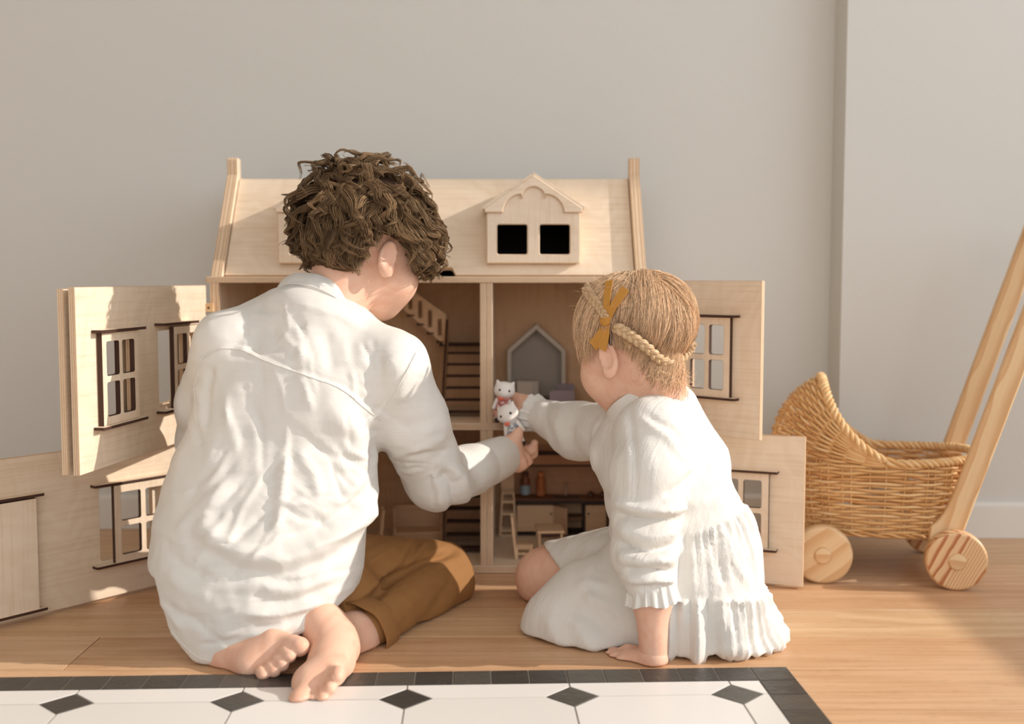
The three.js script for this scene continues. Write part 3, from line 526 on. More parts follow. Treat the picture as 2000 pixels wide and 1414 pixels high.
// ---------------------------------------------------------------- bodies and clothes as smooth fields, meshed once
const smin = (a, b, k) => { const h = Math.max(k - Math.abs(a - b), 0) / k; return Math.min(a, b) - h * h * k * 0.25; };
const smax = (a, b, k) => -smin(-a, -b, k);
function cap(a, b, ra, rb = ra) {
  const dx = b.x - a.x, dy = b.y - a.y, dz = b.z - a.z, l2 = dx * dx + dy * dy + dz * dz || 1e-9;
  return (x, y, z) => { const px = x - a.x, py = y - a.y, pz = z - a.z; const t = Math.max(0, Math.min(1, (px * dx + py * dy + pz * dz) / l2)); const ex = px - dx * t, ey = py - dy * t, ez = pz - dz * t; return Math.sqrt(ex * ex + ey * ey + ez * ez) - (ra + (rb - ra) * t); };
}
function ball(c, r) { return cap(c, c, r, r); }
// ellipsoid with optional axes X, Y, Z
function ell(c, rx, ry, rz, ax) {
  const [X, Y, Z] = ax ?? [V(1, 0, 0), V(0, 1, 0), V(0, 0, 1)];
  return (x, y, z) => { const px = x - c.x, py = y - c.y, pz = z - c.z; const u = (px * X.x + py * X.y + pz * X.z) / rx, v = (px * Y.x + py * Y.y + pz * Y.z) / ry, w = (px * Z.x + py * Z.y + pz * Z.z) / rz; const k0 = Math.sqrt(u * u + v * v + w * w), k1 = Math.sqrt(u * u / (rx * rx) + v * v / (ry * ry) + w * w / (rz * rz)); return k1 < 1e-9 ? -Math.min(rx, ry, rz) : k0 * (k0 - 1) / k1; };
}
// a column of elliptic sections: rows of [pixel y, left x, right x, distance, half depth]
function column(rows, pw = 2.3) {
  const R = rows.map(([py, xl, xr, d, hd]) => { const a = at(xl, py, d), b = at(xr, py, d); return { y: (a.y + b.y) / 2, cx: (a.x + b.x) / 2, cz: a.z, rx: (b.x - a.x) / 2, rz: hd }; }).sort((a, b) => a.y - b.y);
  const n = R.length;
  return (x, y, z) => {
    let i = 0; while (i < n - 2 && y > R[i + 1].y) i++;
    const A = R[i], B = R[i + 1]; let t = (y - A.y) / (B.y - A.y); t = Math.max(0, Math.min(1, t)); t = t * t * (3 - 2 * t) * 0.5 + t * 0.5;
    const rx = A.rx + (B.rx - A.rx) * t, rz = A.rz + (B.rz - A.rz) * t, u = Math.abs((x - A.cx - (B.cx - A.cx) * t) / rx), v = Math.abs((z - A.cz - (B.cz - A.cz) * t) / rz);
    const q = Math.pow(Math.pow(u, pw) + Math.pow(v, pw), 1 / pw), d = (q - 1) * Math.min(rx, rz) * 0.9, e = Math.max(R[0].y - y, y - R[n - 1].y);
    return Math.max(d, e);
  };
}
function chain(pts, rad) { const f = []; for (let i = 0; i < pts.length - 1; i++) f.push(cap(pts[i], pts[i + 1], rad[i], rad[i + 1])); return f; }
function blend(list, k) { return (x, y, z) => { let d = 1e3; for (const f of list) { const e = f(x, y, z); d = d > 900 ? e : smin(d, e, k); } return d; }; }
// toes and fingers: each a chain of its own, kept apart from its neighbours
function digits(pts, rad, k = 0.0014) { const f = pts.map((p, i) => blend(chain(p, rad[i]), 0.005)); return (x, y, z) => { let d = 1e3; for (const g of f) { const e = g(x, y, z); d = d > 900 ? e : smin(d, e, k); } return d; }; }
function nets(f, lo, hi, h) {
  const nx = Math.ceil((hi.x - lo.x) / h) + 1, ny = Math.ceil((hi.y - lo.y) / h) + 1, nz = Math.ceil((hi.z - lo.z) / h) + 1, val = new Float32Array(nx * ny * nz), B = 6, sx = 1, sy = nx, sz = nx * ny;
  for (let bz = 0; bz < nz; bz += B) for (let by = 0; by < ny; by += B) for (let bx = 0; bx < nx; bx += B) {
    const c = f(lo.x + (bx + B / 2) * h, lo.y + (by + B / 2) * h, lo.z + (bz + B / 2) * h), skip = Math.abs(c) > B * h * 1.9 + h;
    for (let z = bz; z < Math.min(nz, bz + B); z++) for (let y = by; y < Math.min(ny, by + B); y++) for (let x = bx; x < Math.min(nx, bx + B); x++) val[x + y * sy + z * sz] = skip ? c : f(lo.x + x * h, lo.y + y * h, lo.z + z * h);
  }
  const id = new Int32Array(nx * ny * nz).fill(-1), pos = [], idx = [], off = [0, sx, sy, sx + sy, sz, sz + sx, sz + sy, sz + sx + sy];
  const edges = [[0, 1], [0, 2], [0, 4], [1, 3], [1, 5], [2, 3], [2, 6], [3, 7], [4, 5], [4, 6], [5, 7], [6, 7]];
  for (let z = 0; z < nz - 1; z++) for (let y = 0; y < ny - 1; y++) for (let x = 0; x < nx - 1; x++) {
    const b = x + y * sy + z * sz; let m = 0; for (let k = 0; k < 8; k++) if (val[b + off[k]] < 0) m |= 1 << k; if (m === 0 || m === 255) continue;
    let px = 0, py = 0, pz = 0, c = 0;
    for (const [p, q] of edges) { const a = (m >> p) & 1, e = (m >> q) & 1; if (a === e) continue; const va = val[b + off[p]], vb = val[b + off[q]], t = va / (va - vb); px += (p & 1) + ((q & 1) - (p & 1)) * t; py += ((p >> 1) & 1) + (((q >> 1) & 1) - ((p >> 1) & 1)) * t; pz += (p >> 2) + ((q >> 2) - (p >> 2)) * t; c++; }
    id[b] = pos.length / 3; pos.push(lo.x + (x + px / c) * h, lo.y + (y + py / c) * h, lo.z + (z + pz / c) * h);
  }
  const quad = (a, b, c, d, flip) => { if (a < 0 || b < 0 || c < 0 || d < 0) return; flip ? idx.push(a, c, b, a, d, c) : idx.push(a, b, c, a, c, d); };
  for (let z = 1; z < nz - 1; z++) for (let y = 1; y < ny - 1; y++) for (let x = 1; x < nx - 1; x++) {
    const b = x + y * sy + z * sz, s = val[b] < 0;
    if (s !== val[b + sx] < 0) quad(id[b], id[b - sy], id[b - sy - sz], id[b - sz], !s);
    if (s !== val[b + sy] < 0) quad(id[b], id[b - sz], id[b - sz - sx], id[b - sx], !s);
    if (s !== val[b + sz] < 0) quad(id[b], id[b - sx], id[b - sx - sy], id[b - sy], !s);
  }
  // onto the surface
  const e = h * 0.25;
  for (let i = 0; i < pos.length; i += 3) for (let k = 0; k < 2; k++) {
    const x = pos[i], y = pos[i + 1], z = pos[i + 2], d = f(x, y, z), gx = (f(x + e, y, z) - d) / e, gy = (f(x, y + e, z) - d) / e, gz = (f(x, y, z + e) - d) / e, g2 = gx * gx + gy * gy + gz * gz; if (g2 < 0.05) break;
    let s = d / g2; const L = Math.sqrt(g2) * Math.abs(s); if (L > h * 0.6) s *= h * 0.6 / L; pos[i] -= gx * s; pos[i + 1] -= gy * s; pos[i + 2] -= gz * s;
  }
  const g = new THREE.BufferGeometry(); g.setAttribute('position', new THREE.Float32BufferAttribute(pos, 3)); g.setIndex(idx); g.computeVertexNormals(); return g;
}
function bounds(pts, m) { const b = new THREE.Box3(); pts.forEach((p) => b.expandByPoint(p)); return [b.min.subScalar(m), b.max.addScalar(m)]; }
// move vertices along their normals
function displace(g, fn) {
  const p = g.attributes.position, n = g.attributes.normal;
  for (let i = 0; i < p.count; i++) { const x = p.getX(i), y = p.getY(i), z = p.getZ(i), a = n.getX(i), b = n.getY(i), c = n.getZ(i), h = fn(x, y, z, a, b, c); p.setXYZ(i, x + a * h, y + b * h, z + c * h); }
  g.computeVertexNormals(); return g;
}
// cloth uv: round a vertical axis, in metres
function wrapUV(g, cx, cz, r) {
  const p = g.attributes.position, uv = new Float32Array(p.count * 2);
  for (let i = 0; i < p.count; i++) { uv[i * 2] = Math.atan2(p.getX(i) - cx, p.getZ(i) - cz) * r; uv[i * 2 + 1] = p.getY(i); }
  g.setAttribute('uv', new THREE.BufferAttribute(uv, 2)); return g;
}
function planeUV(g) { const p = g.attributes.position, uv = new Float32Array(p.count * 2); for (let i = 0; i < p.count; i++) { uv[i * 2] = p.getX(i) + p.getZ(i) * 0.7; uv[i * 2 + 1] = p.getY(i) + p.getZ(i) * 0.5; } g.setAttribute('uv', new THREE.BufferAttribute(uv, 2)); return g; }
// folds drawn on the back of a garment: polylines with a width and a height
function folds(list, d0) {
  const S = list.map(([pts, w, h]) => { const P = pts.map(([x, y, d]) => at(x, y, d ?? d0)); return { P, w, h, lo: Math.min(...P.map((p) => p.y)) - w * 3, hi: Math.max(...P.map((p) => p.y)) + w * 3 }; });
  return (x, y, z, nz) => {
    let s = 0;
    for (const { P, w, h, lo, hi } of S) {
      if (y < lo || y > hi) continue; let best = 1e9, tb = 0;
      for (let i = 0; i < P.length - 1; i++) { const a = P[i], b = P[i + 1], dx = b.x - a.x, dy = b.y - a.y, t = Math.max(0, Math.min(1, ((x - a.x) * dx + (y - a.y) * dy) / (dx * dx + dy * dy))); const ex = x - a.x - dx * t, ey = y - a.y - dy * t, q = ex * ex + ey * ey; if (q < best) { best = q; tb = (i + t) / (P.length - 1); } }
      s += h * Math.exp(-best / (w * w)) * Math.min(1, Math.min(tb, 1 - tb) * 6 + 0.25);
    }
    return s * smooth(-0.1, 0.3, nz);
  };
}
// a step along a seam: the side above (left of the polyline's direction) stands proud
function seamStep(pts, d0, h, fade) {
  const P = pts.map(([x, y, d]) => at(x, y, d ?? d0));
  return (x, y) => { let best = 1e9, sd = 0; for (let i = 0; i < P.length - 1; i++) { const a = P[i], b = P[i + 1], dx = b.x - a.x, dy = b.y - a.y, t = Math.max(0, Math.min(1, ((x - a.x) * dx + (y - a.y) * dy) / (dx * dx + dy * dy))), ex = x - a.x - dx * t, ey = y - a.y - dy * t, q = ex * ex + ey * ey; if (q < best) { best = q; sd = dx * ey - dy * ex; } }
    const d = Math.sqrt(best) * Math.sign(sd); return d > 0 ? h * smooth(-0.003, 0.0035, d) * Math.exp(-Math.max(0, d - 0.0035) / fade) : h * smooth(-0.003, 0.0035, d) - h * 0.5 * Math.exp(-((d + 0.004) ** 2) / 0.00001); };
}
// head in its own axes: X right, Y up, Z back; s scales a head 0.2 m tall
function headField(c, f, tilt, s) {
  const Z = f.clone().normalize().negate(), up = V(tilt, 1, 0).normalize(), X = V().crossVectors(up, Z).normalize(), Y = V().crossVectors(Z, X), ax = [X, Y, Z];
  const L = (x, y, z) => c.clone().addScaledVector(X, x * s).addScaledVector(Y, y * s).addScaledVector(Z, z * s), e = (x, y, z, a, b, d) => ell(L(x, y, z), a * s, b * s, d * s, ax);
  const skull = blend([e(0, 0.03, 0.012, 0.0725, 0.076, 0.088), e(0, -0.012, -0.03, 0.06, 0.07, 0.058)], 0.03 * s);
  const soft = [e(0, -0.045, -0.05, 0.05, 0.05, 0.042), e(0, -0.08, -0.062, 0.026, 0.02, 0.022), e(0.034, -0.04, -0.056, 0.03, 0.03, 0.028), e(-0.034, -0.04, -0.056, 0.03, 0.03, 0.028), cap(L(0, -0.06, 0.03), L(0, -0.105, 0.03), 0.04 * s, 0.034 * s)];
  const nose = blend([cap(L(0, 0.004, -0.086), L(0, -0.027, -0.098), 0.007 * s, 0.0095 * s), ball(L(0.008, -0.03, -0.092), 0.0065 * s), ball(L(-0.008, -0.03, -0.092), 0.0065 * s)], 0.008 * s);
  const lips = [cap(L(-0.014, -0.0545, -0.086), L(0.014, -0.0545, -0.086), 0.006 * s), cap(L(-0.011, -0.063, -0.084), L(0.011, -0.063, -0.084), 0.0068 * s)];
  const sockets = [ball(L(0.03, 0.002, -0.1), 0.018 * s), ball(L(-0.03, 0.002, -0.1), 0.018 * s)];
  const ears = [1, -1].map((q) => {
    const o = V().addScaledVector(X, q * 0.93).addScaledVector(Z, 0.36).normalize(), ew = V().crossVectors(Y, o).normalize(), c0 = L(q * 0.0722, -0.02, 0.002).addScaledVector(o, 0.005 * s), eax = [o, Y, ew];
    const outer = ell(c0, 0.0068 * s, 0.0262 * s, 0.0148 * s, eax), lobe = ell(c0.clone().addScaledVector(Y, -0.022 * s).addScaledVector(ew, 0.006 * s * q), 0.006 * s, 0.0105 * s, 0.0095 * s, eax), hollow = ell(c0.clone().addScaledVector(o, 0.006 * s).addScaledVector(Y, 0.002 * s).addScaledVector(Z, -0.002 * s), 0.006 * s, 0.0185 * s, 0.0105 * s, eax);
    return (x, y, z) => smax(smin(outer(x, y, z), lobe(x, y, z), 0.008 * s), -hollow(x, y, z), 0.004 * s);
  });
  const field = (x, y, z) => { let d = skull(x, y, z); for (const q of soft) d = smin(d, q(x, y, z), 0.028 * s); for (const q of sockets) d = smax(d, -q(x, y, z), 0.012 * s); d = smin(d, nose(x, y, z), 0.012 * s); for (const q of lips) d = smin(d, q(x, y, z), 0.006 * s); for (const q of ears) d = smin(d, q(x, y, z), 0.007 * s); return d; };
  return { field, skull, L, X, Y, Z, c, s, local: (p) => { const q = p.clone().sub(c); return [q.dot(X) / s, q.dot(Y) / s, q.dot(Z) / s]; } };
}

// a seam sewn on a garment: a pixel polyline dropped on the cloth's surface, as a fine flat cord
function seamLine(parent, name, px, d0, d1, field, rise, r, m) {
  const C = new THREE.CatmullRomCurve3(px.map(([x, y]) => V(x, y, 0)), false, 'centripetal').getPoints(px.length * 9), pts = [];
  for (const c of C) {
    const a = at(c.x, c.y, d0), b = at(c.x, c.y, d1), p = V(); let hit = false;
    for (let i = 0; i <= 160; i++) { p.lerpVectors(a, b, i / 160); if (field(p.x, p.y, p.z) < 0) { hit = true; break; } } if (!hit) continue;
    const g = (q) => { const e = 0.0015, d = field(q.x, q.y, q.z); return V(field(q.x + e, q.y, q.z) - d, field(q.x, q.y + e, q.z) - d, field(q.x, q.y, q.z + e) - d).normalize(); };
    for (let k = 0; k < 4; k++) p.addScaledVector(g(p), -field(p.x, p.y, p.z)); const n = g(p); p.addScaledVector(n, rise(p.x, p.y, p.z, n.x, n.y, n.z) + r * 0.25); pts.push(p);
  }
  return pts.length > 3 ? part(name, tube(pts, r, 6), m, parent) : null;
}
// ---------------------------------------------------------------- skin and cloth
const skinTex = texture(256, 256, (u, v) => { const n = fbm(u * 8, v * 8, 8, 8, 4), f = vnoise(u * 90, v * 90, 90, 90); return mix3(mix3([232, 186, 160], [228, 176, 149], smooth(0.3, 0.75, n)), [240, 200, 176], f * 0.15); });
const skin = phys({ map: scaled(skinTex, 14, 14), roughness: 0.52, specularIntensity: 0.45, sheen: 0.25, sheenColor: rgb(255, 190, 160), sheenRoughness: 0.5 });
const linenBump = texture(512, 512, (u, v) => { const a = vnoise(u * 30, v * 256, 30, 256), b = vnoise(u * 256, v * 40, 256, 40), s = fbm(u * 6, v * 90, 6, 90, 2); const n = 90 * a + 70 * b + 80 * s; return [n, n, n]; }, false);
const linen = phys({ color: rgb(224, 219, 211), roughness: 0.9, bumpMap: scaled(linenBump, 17, 17), bumpScale: 0.0003, sheen: 0.3, sheenColor: rgb(255, 250, 240), sheenRoughness: 0.6 });
const muslinBump = texture(512, 512, (u, v) => { const c = fbm(u * 36, v * 9, 36, 9, 3), d = fbm(u * 90, v * 60, 90, 60, 2), w = 0.5 + 0.25 * Math.sin(u * 512 * 1.2) + 0.25 * Math.sin(v * 512 * 1.2); const n = 150 * c + 60 * d + 30 * w; return [n, n, n]; }, false);
const muslin = phys({ color: rgb(224, 219, 211), roughness: 0.92, bumpMap: scaled(muslinBump, 6, 6), bumpScale: 0.001, sheen: 0.3, sheenColor: rgb(255, 250, 240), sheenRoughness: 0.6 });
const twillBump = texture(256, 256, (u, v) => { const n = 128 + 60 * Math.sin((u + v) * Math.PI * 2 * 60) + 60 * (fbm(u * 20, v * 20, 20, 20, 3) - 0.5); return [n, n, n]; }, false);
const twill = phys({ color: rgb(152, 106, 58), roughness: 0.85, bumpMap: scaled(twillBump, 20, 20), bumpScale: 0.0002, sheen: 0.2, sheenColor: rgb(230, 180, 120), sheenRoughness: 0.6 });
const eyeWhite = phys({ color: rgb(236, 230, 224), roughness: 0.15 }), eyeDark = phys({ color: rgb(40, 26, 18), roughness: 0.1 });
const nail = phys({ color: rgb(240, 196, 178), roughness: 0.3 });

const seamCloth = phys({ color: rgb(226, 221, 213), roughness: 0.92, sheen: 0.3, sheenColor: rgb(255, 250, 240), sheenRoughness: 0.6 });
// ---------------------------------------------------------------- the boy
{
  const boy = thing('person', 'boy with brown curls in a white shirt and rolled brown trousers kneeling before the dollhouse', 'person', [0, 0, 0]);
  const head = headField(at(712, 480, 1.69), V(0.70, -0.34, -0.63), 0.02, 0.955);
  // --- body
  const neck = cap(at(634, 625, 1.65), at(684, 545, 1.675), 0.044, 0.04);
  const shoulder = [cap(at(600, 650, 1.65), at(445, 690, 1.61), 0.04, 0.036), cap(at(650, 670, 1.65), at(760, 730, 1.61), 0.04, 0.038)];
  const torso = blend([cap(at(610, 720, 1.64), at(520, 1150, 1.62), 0.085, 0.1), ...shoulder], 0.05);
  const armR = chain([at(765, 730, 1.61), at(852, 935, 1.70), at(984, 892, 1.862)], [0.036, 0.03, 0.022]);
  const armL = chain([at(440, 700, 1.61), at(402, 850, 1.71), at(470, 1000, 1.77)], [0.036, 0.03, 0.021]);
  const legs = [...chain([at(640, 1140, 1.66), at(865, 1120, 1.79), at(700, 1242, 1.56)], [0.042, 0.026, 0.029]), ...chain([at(480, 1160, 1.66), at(450, 1130, 1.82), at(430, 1262, 1.54)], [0.05, 0.036, 0.03])];
  const bodyField = blend([torso, neck, ...armR, ...armL, ...legs, cap(at(690, 1247, 1.545), at(650, 1240, 1.505), 0.028, 0.024), ball(at(430, 1270, 1.51), 0.03)], 0.03);
  const bodyB = bounds([at(360, 520, 1.5), at(960, 1300, 1.5), at(380, 900, 1.95), at(980, 880, 1.9), at(720, 500, 1.75), at(900, 1100, 1.9)], 0.05);
  const geos = [nets(bodyField, ...bodyB, 0.011)];
  geos.push(nets((x, y, z) => smin(head.field(x, y, z), neck(x, y, z), 0.03), ...bounds([head.c], 0.13), 0.0032));
  // right hand, cupped under the doll with the thumb in front
  const hand = (pts, rad) => digits(pts, rad);
  {
    const palm = blend([cap(at(972, 893, 1.85), at(992, 890, 1.868), 0.0215, 0.021), cap(at(992, 884, 1.868), at(1014, 880, 1.888), 0.018, 0.013), cap(at(994, 896, 1.868), at(1010, 900, 1.884), 0.019, 0.014), cap(at(990, 874, 1.866), at(999, 868, 1.868), 0.013, 0.0115)], 0.02);
    const fing = hand([
      [at(1010, 879, 1.89), at(1026, 884, 1.893), at(1040, 877, 1.892), at(1044, 865, 1.89)], [at(1012, 886, 1.892), at(1030, 892, 1.902), at(1041, 886, 1.908), at(1044, 874, 1.908)],
      [at(1010, 896, 1.888), at(1024, 903, 1.888), at(1031, 900, 1.88), at(1028, 893, 1.872)], [at(1003, 904, 1.88), at(1014, 911, 1.875), at(1022, 908, 1.866), at(1021, 900, 1.86)],
      [at(994, 872, 1.866), at(1003, 860, 1.862), at(1010, 850, 1.86), at(1013, 842, 1.862)]],
      [[0.0095, 0.0085, 0.0075, 0.0064], [0.0095, 0.0085, 0.0075, 0.0064], [0.009, 0.0082, 0.0074, 0.0062], [0.0085, 0.0075, 0.0068, 0.0058], [0.0115, 0.0098, 0.0088, 0.0072]]);
    geos.push(nets((x, y, z) => smin(palm(x, y, z), fing(x, y, z), 0.012), ...bounds([at(965, 880, 1.85), at(1045, 840, 1.9), at(1045, 915, 1.86)], 0.03), 0.0026));
  }
  { // left hand, resting on the knee
    const w = at(470, 1000, 1.77), o = (x, y, z) => V(w.x + x, w.y + y, w.z + z), palm = cap(w, o(0.01, -0.02, -0.04), 0.02, 0.02);
    const fing = hand([0, 1, 2, 3].map((k) => [o(0.026 - k * 0.013, -0.026, -0.045), o(0.03 - k * 0.015, -0.04, -0.066), o(0.03 - k * 0.015, -0.056, -0.074)]).concat([[o(0.022, -0.012, -0.012), o(0.04, -0.024, -0.026), o(0.046, -0.036, -0.038)]]), Array(5).fill([0.009, 0.008, 0.006]));
    geos.push(nets((x, y, z) => smin(palm(x, y, z), fing(x, y, z), 0.012), ...bounds([w, o(0, -0.06, -0.08)], 0.055), 0.004));
  }
  // right foot, sole up, toes on the tiles
  {
    const sole = blend([ball(at(626, 1214, 1.495), 0.0235), cap(at(632, 1222, 1.49), at(653, 1268, 1.462), 0.027, 0.0265), cap(at(653, 1268, 1.462), at(652, 1304, 1.425), 0.0265, 0.0205), cap(at(650, 1295, 1.43), at(643, 1314, 1.386), 0.0205, 0.0155), cap(at(640, 1292, 1.43), at(606, 1334, 1.374), 0.0205, 0.0175), cap(at(606, 1334, 1.374), at(640, 1314, 1.386), 0.0178, 0.016), cap(at(690, 1247, 1.545), at(660, 1255, 1.49), 0.033, 0.028), cap(at(712, 1236, 1.575), at(690, 1247, 1.545), 0.034, 0.033)], 0.024);
    const toe = hand([[at(601, 1346, 1.36), at(585, 1371, 1.338), at(578, 1383, 1.331)], [at(615, 1348, 1.356), at(613, 1370, 1.338), at(609, 1382, 1.331)], [at(628, 1335, 1.36), at(634, 1354, 1.343), at(630, 1365, 1.336)], [at(639, 1323, 1.365), at(648, 1336, 1.35), at(644, 1344, 1.343)], [at(648, 1309, 1.372), at(660, 1313, 1.357), at(658, 1320, 1.35)]],
      [[0.0158, 0.0138, 0.0136], [0.0088, 0.0078, 0.0092], [0.008, 0.007, 0.0085], [0.0078, 0.0068, 0.0082], [0.0078, 0.0068, 0.0078]]);
    const crease = [cap(at(608, 1312, 1.395), at(622, 1330, 1.37), 0.0012), cap(at(628, 1318, 1.385), at(634, 1338, 1.36), 0.001)];
    geos.push(nets((x, y, z) => { let d = smin(sole(x, y, z), toe(x, y, z), 0.0045); for (const c of crease) d = smax(d, -c(x, y, z) + 0.0005, 0.003); return smax(d, 0.0024 - y, 0.004); }, ...bounds([at(590, 1190, 1.5), at(700, 1250, 1.56), at(570, 1400, 1.33), at(690, 1330, 1.36), at(715, 1236, 1.58)], 0.04), 0.0026));
  }
  // left foot under it, sole to the viewer, toes to the right
  {
    const sole = blend([ball(at(425, 1285, 1.50), 0.025), cap(at(425, 1285, 1.5), at(456, 1283, 1.48), 0.025, 0.025), cap(at(456, 1284, 1.48), at(490, 1301, 1.445), 0.024, 0.0178), cap(at(456, 1280, 1.48), at(534, 1262, 1.462), 0.025, 0.0205), cap(at(490, 1301, 1.445), at(536, 1262, 1.46), 0.0178, 0.0205)], 0.024);
    const toe = hand([[at(556, 1256, 1.45), at(574, 1260, 1.44), at(585, 1263, 1.434)], [at(542, 1267, 1.446), at(559, 1273, 1.43), at(565, 1281, 1.424)], [at(530, 1280, 1.442), at(545, 1289, 1.426), at(551, 1298, 1.42)], [at(517, 1292, 1.438), at(530, 1302, 1.422), at(535, 1311, 1.416)], [at(504, 1303, 1.434), at(511, 1313, 1.418), at(514, 1320, 1.412)]],
      [[0.0138, 0.0122, 0.0132], [0.0092, 0.008, 0.0094], [0.009, 0.0078, 0.0092], [0.0086, 0.0075, 0.0088], [0.0084, 0.0073, 0.0082]]);
    geos.push(nets((x, y, z) => smax(smin(sole(x, y, z), toe(x, y, z), 0.0045), 0.0006 - y, 0.004), ...bounds([at(400, 1285, 1.5), at(600, 1260, 1.44), at(510, 1325, 1.41)], 0.04), 0.0026));
  }
  const skinGeo = mergeGeometries(geos.map(planeUV)); part('body', skinGeo, skin, boy);
  for (const q of [-1, 1]) { const e = new THREE.SphereGeometry(0.0125, 20, 14); const p = head.L(q * 0.03, 0.002, -0.0705); e.translate(p.x, p.y, p.z); const ew = part('eye', e, eyeWhite, boy); const i = new THREE.SphereGeometry(0.0065, 16, 10), pi = head.L(q * 0.03, 0.001, -0.0778); i.translate(pi.x, pi.y, pi.z); part('iris', i, eyeDark, ew); }

  // --- shirt
  const col = column([[640, 520, 690, 1.65, 0.055], [700, 400, 745, 1.625, 0.08], [760, 385, 730, 1.62, 0.088], [830, 372, 722, 1.615, 0.094], [900, 338, 735, 1.605, 0.1], [960, 318, 738, 1.595, 0.108], [1020, 303, 716, 1.585, 0.114], [1100, 297, 710, 1.575, 0.118], [1180, 307, 698, 1.57, 0.118], [1240, 333, 660, 1.565, 0.112], [1280, 368, 610, 1.56, 0.098], [1302, 398, 560, 1.555, 0.085]]);
  const colC = at(622, 594, 1.655), colX = at(699, 615, 1.655).sub(at(546, 558, 1.655)).normalize(), colZ = V().crossVectors(colX, V(0.28, 0.74, -0.6).normalize()).normalize(), colN = V().crossVectors(colZ, colX).normalize();
  const trunk = blend([col, cap(at(592, 618, 1.655), at(445, 668, 1.61), 0.046, 0.044), cap(at(645, 652, 1.65), at(762, 716, 1.61), 0.052, 0.053), cap(at(600, 690, 1.63), at(640, 800, 1.61), 0.075, 0.08), ell(colC.clone().addScaledVector(colN, -0.037), 0.067, 0.026, 0.0635, [colX, colN, colZ]), cap(at(604, 640, 1.652), at(645, 655, 1.65), 0.056, 0.054)], 0.035);
  const sleeveR = blend([cap(at(766, 718, 1.61), at(800, 820, 1.645), 0.053, 0.055), cap(at(800, 820, 1.645), at(852, 934, 1.70), 0.055, 0.047), cap(at(852, 934, 1.70), at(918, 918, 1.78), 0.046, 0.039), cap(at(918, 918, 1.78), at(970, 898, 1.845), 0.038, 0.033)], 0.018);
  const sleeveL = blend([cap(at(443, 672, 1.61), at(404, 790, 1.68), 0.046, 0.044), cap(at(404, 790, 1.68), at(402, 862, 1.72), 0.044, 0.042), cap(at(402, 862, 1.72), at(466, 985, 1.76), 0.042, 0.03)], 0.02);
  const hemPts = [[200, 1100], [290, 1140], [330, 1240], [352, 1263], [385, 1289], [420, 1297], [470, 1288], [545, 1255], [600, 1231], [650, 1203], [682, 1182], [700, 1120], [713, 1062], [704, 1035], [720, 1005], [760, 960], [1100, 940]].map(([x, y]) => at(x, y, 1.475));
  const hem = (x, y) => { let best = 1e9, sd = 0; for (let i = 0; i < hemPts.length - 1; i++) { const a = hemPts[i], b = hemPts[i + 1], dx = b.x - a.x, dy = b.y - a.y, t = Math.max(0, Math.min(1, ((x - a.x) * dx + (y - a.y) * dy) / (dx * dx + dy * dy))), ex = x - a.x - dx * t, ey = y - a.y - dy * t, q = ex * ex + ey * ey; if (q < best - 1e-12) { best = q; sd = dx * ey - dy * ex; } } return sd > 0 ? -Math.sqrt(best) : Math.sqrt(best); };
  const neckHole = cap(at(634, 620, 1.655), at(686, 500, 1.7), 0.047, 0.047);
  const armpit = (x, y, z) => smin(smax(smin(trunk(x, y, z), 1e3, 0.01), hem(x, y), 0.004), smin(sleeveR(x, y, z), sleeveL(x, y, z), 0.01), 0.014);
  const shirtField = (x, y, z) => smax(smax(armpit(x, y, z), -neckHole(x, y, z), 0.004), 0.002 - y, 0.006);
  const shirtGeo = nets(shirtField, ...bounds([at(290, 1300, 1.5), at(300, 540, 1.6), at(985, 900, 1.86), at(460, 905, 1.9), at(700, 1100, 1.45)], 0.045), 0.003);
